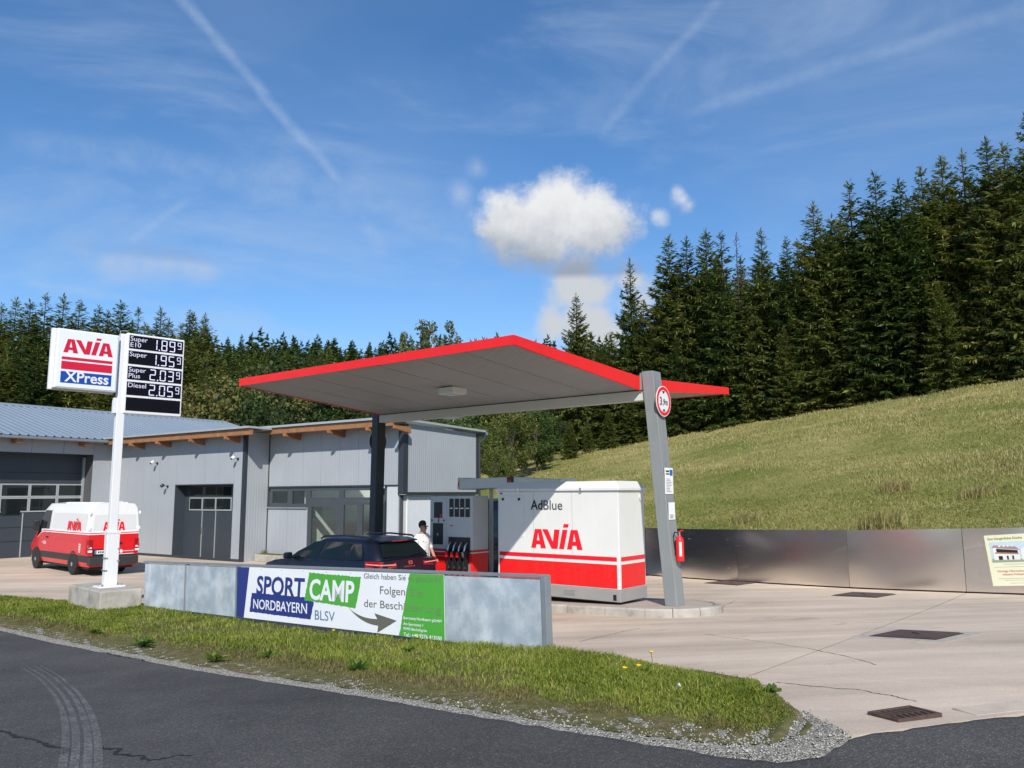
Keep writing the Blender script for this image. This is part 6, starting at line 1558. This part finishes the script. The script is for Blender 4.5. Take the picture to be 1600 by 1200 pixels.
for k, (x, y) in enumerate(pts[235:]):
    s = RNG.uniform(.6, .9); a = RNG.random()*6.28; c_, s_ = math.cos(a), math.sin(a); sz = s*RNG.uniform(.85, 1.2)
    VV.append(np.stack([(V0[:, 0]*c_-V0[:, 1]*s_)*s+x, (V0[:, 0]*s_+V0[:, 1]*c_)*s+y, V0[:, 2]*sz+tz(x, y)-.3], 1)); FF.append(F0+k*len(V0))
tag(npmesh('far_wood', np.concatenate(VV), np.concatenate(FF), SPR), 'mass of distant spruces covering the far hilltop', 'wood', kind='stuff')

# broadleaved trees
def leafy_mesh(h, R, seed, n=5200, leaf=.16, airy=0., zc=.58):
    r = np.random.default_rng(seed); nc = 46; C = []
    while len(C) < nc:
        q = r.uniform(-1, 1, 3)
        if np.linalg.norm(q) < 1 and np.linalg.norm(q) > .35: C.append(q)
    C = np.array(C); C = np.stack([C[:, 0]*R, C[:, 1]*R, h*zc+C[:, 2]*h*(1-zc)*.95], 1); rad_ = r.uniform(.16, .30, nc)*R*(1.1-airy*.4)
    idx = r.integers(0, nc, n); d = r.normal(0, 1, (n, 3)); d /= np.linalg.norm(d, axis=1)[:, None]
    P = C[idx]+d*(rad_[idx]*r.uniform(.35, 1.1, n)**.6)[:, None]; P[:, 2] = np.clip(P[:, 2], h*.1, None)
    u = r.normal(0, 1, (n, 3)); u /= np.linalg.norm(u, axis=1)[:, None]; w_ = np.cross(u, r.normal(0, 1, (n, 3))); w_ /= np.linalg.norm(w_, axis=1)[:, None]
    s = leaf*r.uniform(.6, 1.4, n)[:, None]
    Q = np.stack([P-u*s, P+w_*s*.6, P+u*s, P-w_*s*.6], 1).reshape(-1, 3); return Q, np.arange(len(Q)).reshape(-1, 4), C
def limbs_mesh(h, C, r0, seed, mat):
    m = MB(); r = np.random.default_rng(seed); m.tube([(0, 0, -.3), (.05, .02, h*.25), (-.04, .05, h*.5), (0, 0, h*.8)], [r0, r0*.8, r0*.55, r0*.15], 8)
    for c in C[::3]:
        z0 = min(h*.62, max(h*.18, c[2]*.6)); m.tube([(0, 0, z0), (c[0]*.5, c[1]*.5, (z0+c[2])/2+.2), tuple(c)], [r0*.36, r0*.2, r0*.06], 6)
    o = m.build('trunk', mat, smooth=60); me = o.data; bpy.data.objects.remove(o); return me
LG = leafmat('leaf_green', [(.030, .055, .010), (.060, .095, .018), (.10, .14, .030), (.15, .18, .05)], .3, .55, .45, .5, .15)
LO = leafmat('leaf_olive', [(.05, .065, .014), (.10, .115, .028), (.17, .17, .05), (.24, .20, .06)], .3, .55, .45, .5, .12)
LD = leafmat('leaf_dark', [(.016, .030, .008), (.032, .055, .014), (.055, .085, .020)], .25, .55, .4, .5, .15)
LB = leafmat('leaf_birch', [(.06, .085, .03), (.11, .14, .06), (.17, .20, .09)], .3, .55, .4, .5, .1)
BB = M('birch_bark', (.42, .40, .37), .8, var=.4, vs=5)
def make_leafy(h, R, seed, mat, n, leaf, airy, bark):
    V, Fq, C = leafy_mesh(h, R, seed, n, leaf, airy); return mesh_np('crown', V, Fq, mat), limbs_mesh(h, C, h*.018+.05, seed, bark)
LT = {'olive': make_leafy(12, 4.4, 1, LO, 9000, .17, 0, BARK), 'green': make_leafy(12, 4.8, 2, LG, 9500, .17, 0, BARK), 'dark': make_leafy(12, 4.8, 3, LD, 9000, .18, 0, BARK), 'birch': make_leafy(12, 3.0, 4, LB, 2600, .13, .8, BB), 'shrub': make_leafy(12, 6.5, 5, LG, 9000, .22, 0, BARK)}
def put_leafy(px, py, Y, kind, label, wide=1., name='broadleaf_tree', grp=None):
    p = atY(px, py, Y); z = tz(p[0], Y); h = max(2.5, p[2]-z); s = h/12; cr, tk = LT[kind]
    t = thing(name, label, 'tree', (p[0], Y, z), RNG.random()*6.28, grp)
    c = link('crown', cr, None, t); c.scale = (s*wide, s*wide, s); k_ = link('trunk', tk, None, t); k_.scale = (s*wide, s*wide, s)
for a in [(300, 606, 60, 'olive', 'olive green tree just right of the price display', .9), (345, 588, 63, 'olive', 'tallest yellowish green tree behind the hall roof', 1.), (392, 604, 66, 'olive', 'yellowish green tree left of the canopy tip', 1.),
          (440, 560, 92, 'dark', 'dark broadleaved tree behind the left canopy tip', 1.1), (455, 600, 78, 'olive', 'brownish green tree seen just under the canopy tip', 1.), (500, 588, 84, 'dark', 'dark leafy tree above the office roof', 1.2), (545, 600, 80, 'dark', 'dark leafy tree left of the dark column top', 1.2), (420, 620, 60, 'dark', 'low dark tree above the office eave', 1.1), (590, 606, 76, 'dark', 'dark leafy tree behind the dark column top', 1.1),
          (655, 508, 112, 'birch', 'airy pale birch, left of the pair above the canopy edge', .8), (680, 494, 110, 'birch', 'taller airy birch showing above the canopy edge', .9), (700, 520, 112, 'birch', 'lower airy birch, right of the pair above the canopy edge', .8),
          (765, 668, 58, 'green', 'bushy tree touching the right end of the office building', 1.1), (800, 645, 62, 'green', 'broad light green willow like tree behind the cabinets', 1.05), (838, 640, 66, 'green', 'light green tree left of the young spruces', 1.), (775, 700, 52, 'shrub', 'low green shrub behind the white shelter roof', .8), (845, 690, 66, 'shrub', 'low dark shrub at the meadow edge', .8), (720, 650, 62, 'green', 'green tree behind the office roof corner', 1.1), (670, 640, 66, 'green', 'green tree behind the sloping office roof', 1.1)]:
    put_leafy(a[0], a[1], a[2], a[3], a[4], a[5])
for a in [(862, 650, 76, 'dark', 'dark leafy tree behind the young spruces under the canopy beam', .9), (820, 655, 74, 'green', 'green tree filling the gap under the canopy beam', 1.), (735, 668, 60, 'shrub', 'bushy green shrub behind the far corner of the office', .8)]:
    put_leafy(a[0], a[1], a[2], a[3], a[4], a[5])

# ---------------------------------------------------------------- grasses
def blades(P, H, Wd, lean, seed):
    """P: (n,3) base points -> tapered bent blades, three triangles each"""
    r = np.random.default_rng(seed); n = len(P); a = r.random(n)*6.283; d = np.stack([np.cos(a), np.sin(a), np.zeros(n)], 1)
    b = r.random(n)*6.283; ld = np.stack([np.cos(b), np.sin(b), np.zeros(n)], 1)*(lean*r.random(n))[:, None]
    up = np.array([0, 0, 1.])
    mid = P+(up+ld*.35)*(H*.55)[:, None]; tip = P+(up*(1-.25*lean)+ld*1.1)*H[:, None]
    w_ = d*Wd[:, None]/2
    V = np.stack([P-w_, P+w_, mid+w_*.75, mid-w_*.75, tip], 1).reshape(-1, 3); i = np.arange(n)*5
    T = np.concatenate([np.stack([i, i+1, i+2], 1), np.stack([i, i+2, i+3], 1), np.stack([i+3, i+2, i+4], 1)]); return V, T
GG = leafmat('verge_grass_green', [(.08, .135, .014), (.135, .215, .022), (.20, .29, .035), (.31, .34, .08)], .35, .5, .5, 1.2, 0)
GD = leafmat('verge_grass_dry', [(.11, .12, .03), (.17, .155, .05), (.24, .19, .085)], .3, .6, .5, 1.5, 0)
n = 120000; t_ = RNG.random(n)**.85; q_ = RNG.random(n)
xy = verge_xy(t_, q_); u_ = xy[:, 1]-.45*xy[:, 0]
patch = np.sin(xy[:, 0]*2.1+xy[:, 1]*1.3)*.5+np.sin(xy[:, 0]*5.3-xy[:, 1]*3.1)*.3+RNG.normal(0, .25, n)
tipf = np.clip((1-t_)/.22, .1, 1)*np.interp(t_, [0, .3, .42, .55, .66, 1], [.6, .6, .8, .95, .68, .5])
near = np.clip((q_-.02)/.25, .0, 1)
hgt = (.035+.135*near*(.55+.45*RNG.random(n)))*(.75+.25*patch)*(.45+.55*tipf); hgt = np.clip(hgt, .02, .26)
e_ = np.minimum(np.minimum(q_/.22+.05, 1+np.clip((t_-.55)/.14, 0, 1)*(np.clip((1-q_)/.35, 0, 1)-1)), (1-t_)/.16)*(1+.6*patch)
hgt = hgt*np.clip(e_, .18, 1); thin_ = RNG.random(n) > np.clip(e_*1.5+.12, 0, 1)
blot = np.sin(xy[:, 0]*1.1+2)*np.sin(xy[:, 1]*1.7+xy[:, 0]*.8)+RNG.normal(0, .25, n)
dry = (q_ < .28+.14*patch) | (RNG.random(n) < np.clip((t_-.66)/.3, 0, .7)) | (blot > .95)
bare = ((q_ < .10+.06*patch) & (RNG.random(n) < .75)) | ((t_ > .93) & (RNG.random(n) < .5))
bare |= (blot < -.72) & (RNG.random(n) < .6) & (q_ < .7)
bd_ = (np.hypot((xy[:, 0]+5.0)/1.3, (xy[:, 1]-14.0)/.35) < 1) & (RNG.random(n) < .8)
# keep the concrete block free
rel = xy-bc; lx_ = rel@SD; ly_ = rel@SN; inb = (lx_ > -.02) & (lx_ < xr+.02) & (ly_ > -.02) & (ly_ < yl+.02)
keep = ~(bare | inb | bd_ | thin_)
zz_ = g(xy[:, 0], xy[:, 1])+verge_h(t_, q_)-.012
P = np.stack([xy[:, 0], xy[:, 1], zz_], 1)
dist = np.linalg.norm(xy, axis=1)
wd_ = np.clip(.0055+.00045*dist, .006, .016)*RNG.uniform(.7, 1.5, n)
for nm, sel, mt, lab in (('verge_grass', keep & ~dry, GG, 'fresh green grass growing on the roadside verge'), ('dry_verge_grass', keep & dry, GD, 'short yellowing grass along the road side of the verge')):
    V, T = blades(P[sel], hgt[sel]*(1 if nm == 'verge_grass' else .7), wd_[sel], .8, 5); tag(npmesh(nm, V, T, mt), lab, 'grass', kind='stuff')
# meadow grass: fresh low down, straw coloured towards the crest
n = 210000; px_ = RNG.uniform(690, 1650, n); py_ = RNG.uniform(560, 845, n)
dr = FW[None]+((px_-800)/F)[:, None]*RT[None]-((py_-600)/F)[:, None]*UP[None]
# plane z = -1.13+.173x+.0775y
tt_ = (-1.13-CAM[2])/(dr[:, 2]-.173*dr[:, 0]-.0775*dr[:, 1]); ok = (tt_ > 14) & (tt_ < 108)
x = dr[:, 0]*tt_; y = dr[:, 1]*tt_; b2 = (x-WA[0])*WN[0]+(y-WA[1])*WN[1]
near_ = RNG.random(n) < .12; b3 = RNG.uniform(.1, 6, n); a3 = RNG.uniform(-6, 13, n)
x = np.where(near_, WA[0]+a3*WD[0]+b3*WN[0], x); y = np.where(near_, WA[1]+a3*WD[1]+b3*WN[1], y); b2 = np.where(near_, b3, b2)
vis = (ok | near_) & (b2 > .1)
x, y, b2 = x[vis], y[vis], b2[vis]; n = len(x); print('meadow blades', n); z = meadow_z(x, y)
pat = np.sin(x*.55+y*.21)*.35+np.sin(x*.19-y*.33+1)*.35+np.sin(x*1.3+y*.4)*np.sin(y*.9-x*.3)*.35+RNG.normal(0, .3, n)
straw = (pat+np.clip((b2-14)/34, -.5, .75)) > .36
hh = np.where(straw, RNG.uniform(.07, .20, n), RNG.uniform(.04, .10, n))*(1+np.clip(b2/70, 0, .7)); ww = np.clip(.004+.0007*y, .012, .07)*RNG.uniform(.7, 1.4, n)
MG = leafmat('meadow_grass_green', [(.12, .16, .028), (.19, .225, .045), (.27, .28, .078)], .3, .6, .5, .3, 0); MS = leafmat('meadow_straw', [(.23, .19, .065), (.35, .285, .115), (.46, .38, .18)], .3, .6, .5, .4, 0)
for nm, sel, mt, lab in (('meadow_grass', ~straw, MG, 'short green grass covering the meadow slope'), ('straw_grass', straw, MS, 'tall straw coloured grass stalks on the meadow slope')):
    V, T = blades(np.stack([x, y, z-.02], 1)[sel], hh[sel], ww[sel], .9 if nm == 'straw_grass' else .7, 6); tag(npmesh(nm, V, T, mt), lab, 'grass', kind='stuff')
# pronounced straw tussocks
for k, (px, py, hgt_, lab) in enumerate([(1375, 826, .75, 'tall straw tussock right behind the steel wall'), (1402, 765, .5, 'straw tussock halfway up the meadow slope'), (1530, 775, .5, 'flattened pale tussock near the right edge of the meadow'), (1165, 815, .45, 'pale tussock close above the steel wall, right of the column')]):
    lo_, hi_ = 18., 90.
    d_ = ray(px, py); tt_ = None
    for s in np.arange(14, 95, .1):
        p = CAM+d_*(s/d_[1])
        b_ = (p[0]-WA[0])*WN[0]+(p[1]-WA[1])*WN[1]
        if b_ > .15 and p[2] < meadow_z(p[0], p[1])+.02: tt_ = p; break
    if tt_ is None: continue
    nb_2 = 420; pp2 = np.stack([tt_[0]+RNG.normal(0, .28*hgt_/.6, nb_2), tt_[1]+RNG.normal(0, .22, nb_2), np.zeros(nb_2)], 1); pp2[:, 2] = meadow_z(pp2[:, 0], pp2[:, 1])-.02
    V, T = blades(pp2, RNG.uniform(.4, 1., nb_2)*hgt_, np.full(nb_2, .016), 1.0, 40+k); tag(npmesh('grass_tussock', V, T, MS), lab, 'grass tussock', 'straw tussocks on the meadow')
# broad leaved weeds, dandelions and a scrap of paper in the verge
WEED = leafmat('weed_leaf', [(.07, .12, .02), (.12, .19, .03), (.18, .25, .05)], .3, .5, .5, 3., .15)
def vplace(px, py):
    p = gp(px, py, .08); return p
def weed(px, py, s, label, nl=26):
    p = vplace(px, py); t = thing('broadleaf_weed', label, 'weed', (p[0], p[1], float(g(p[0], p[1]))+.03), RNG.random()*6.28, 'broad leaved weeds in the verge'); m = MB()
    for k in range(nl):
        a = RNG.random()*6.283; L = s*RNG.uniform(.6, 1.2); e = RNG.uniform(.25, 1.1); d_ = np.array([math.cos(a)*math.cos(e), math.sin(a)*math.cos(e), math.sin(e)]); sd = np.array([-math.sin(a), math.cos(a), 0])*L*.17
        P = [[tuple(d_*L*u+np.array([0, 0, -.25*L*u*u])+sd*w_*math.sin(min(1, u*.93+.07)*math.pi)+np.array([0, 0, .03*abs(w_)])) for w_ in (-1, 0, 1)] for u in (0, .25, .5, .75, 1)]
        m.grid(P)
    m.build('leaves', WEED, t, smooth=60, fix=False)
for px, py, s, lab in [(225, 1005, .20, 'pale leaved weed at the left part of the verge'), (335, 1028, .18, 'dark weed rosette at the verge edge under the blank panels'), (420, 1022, .15, 'low weed below the navy end of the banner'), (640, 1015, .13, 'small weed below the green end of the banner'), (1010, 1050, .14, 'weed tuft beside the yellow flowers'), (1205, 1075, .09, 'weed at the tip of the verge by the concrete edge'), (560, 1040, .14, 'weed among tall grass before the arrow of the banner'), (150, 985, .14, 'small weed below the concrete block')]: weed(px, py, s, lab)
YEL = M('dandelion_yellow', (.80, .50, .015), .6, var=.1)
for px, py, lab in [(1018, 1040, 'largest yellow dandelion, nearest the paper scrap'), (998, 1064, 'lower right of the two small dandelions in the verge tip'), (976, 1068, 'lower left of the two small dandelions in the verge tip'), (650, 1011, 'yellow dandelion below the end of the green field'), (520, 1000, 'tiny yellow flower below the banner arrow')]:
    p = vplace(px, py); t = thing('dandelion', lab, 'flower', (p[0], p[1], float(g(p[0], p[1]))+.03), 0, 'dandelions in the verge')
    MB().tube([(0, 0, 0), (.01, 0, .10), (.0, .01, .18)], .004, 5).build('stem', GG, t); m = MB()
    for k in range(14): a = k*.449; m.add([(0, .01, .18), (.03*math.cos(a-.2), .01+.03*math.sin(a-.2), .19), (.032*math.cos(a+.2), .01+.032*math.sin(a+.2), .195)], [(0, 1, 2)])
    m.lathe([(.012, .176), (.016, .19), (.006, .2)], 8, 'z', (0, .01, 0)); m.build('flower_head', YEL, t, fix=False)
p = vplace(1062, 1071); t = thing('paper_scrap', 'crumpled white scrap of paper lying in the verge grass', 'litter', (p[0], p[1], float(g(p[0], p[1]))+.06), .4)
m = MB(); pts_ = RNG.normal(0, 1, (14, 3)); pts_ /= np.linalg.norm(pts_, axis=1)[:, None]; pts_ *= np.array([.035, .03, .055])*RNG.uniform(.7, 1.2, (14, 1))
bm = bmesh.new(); [bm.verts.new(q) for q in pts_]; bmesh.ops.convex_hull(bm, input=bm.verts); me = bpy.data.meshes.new('paper'); bm.to_mesh(me); bm.free(); link('paper', me, PAPER, t)
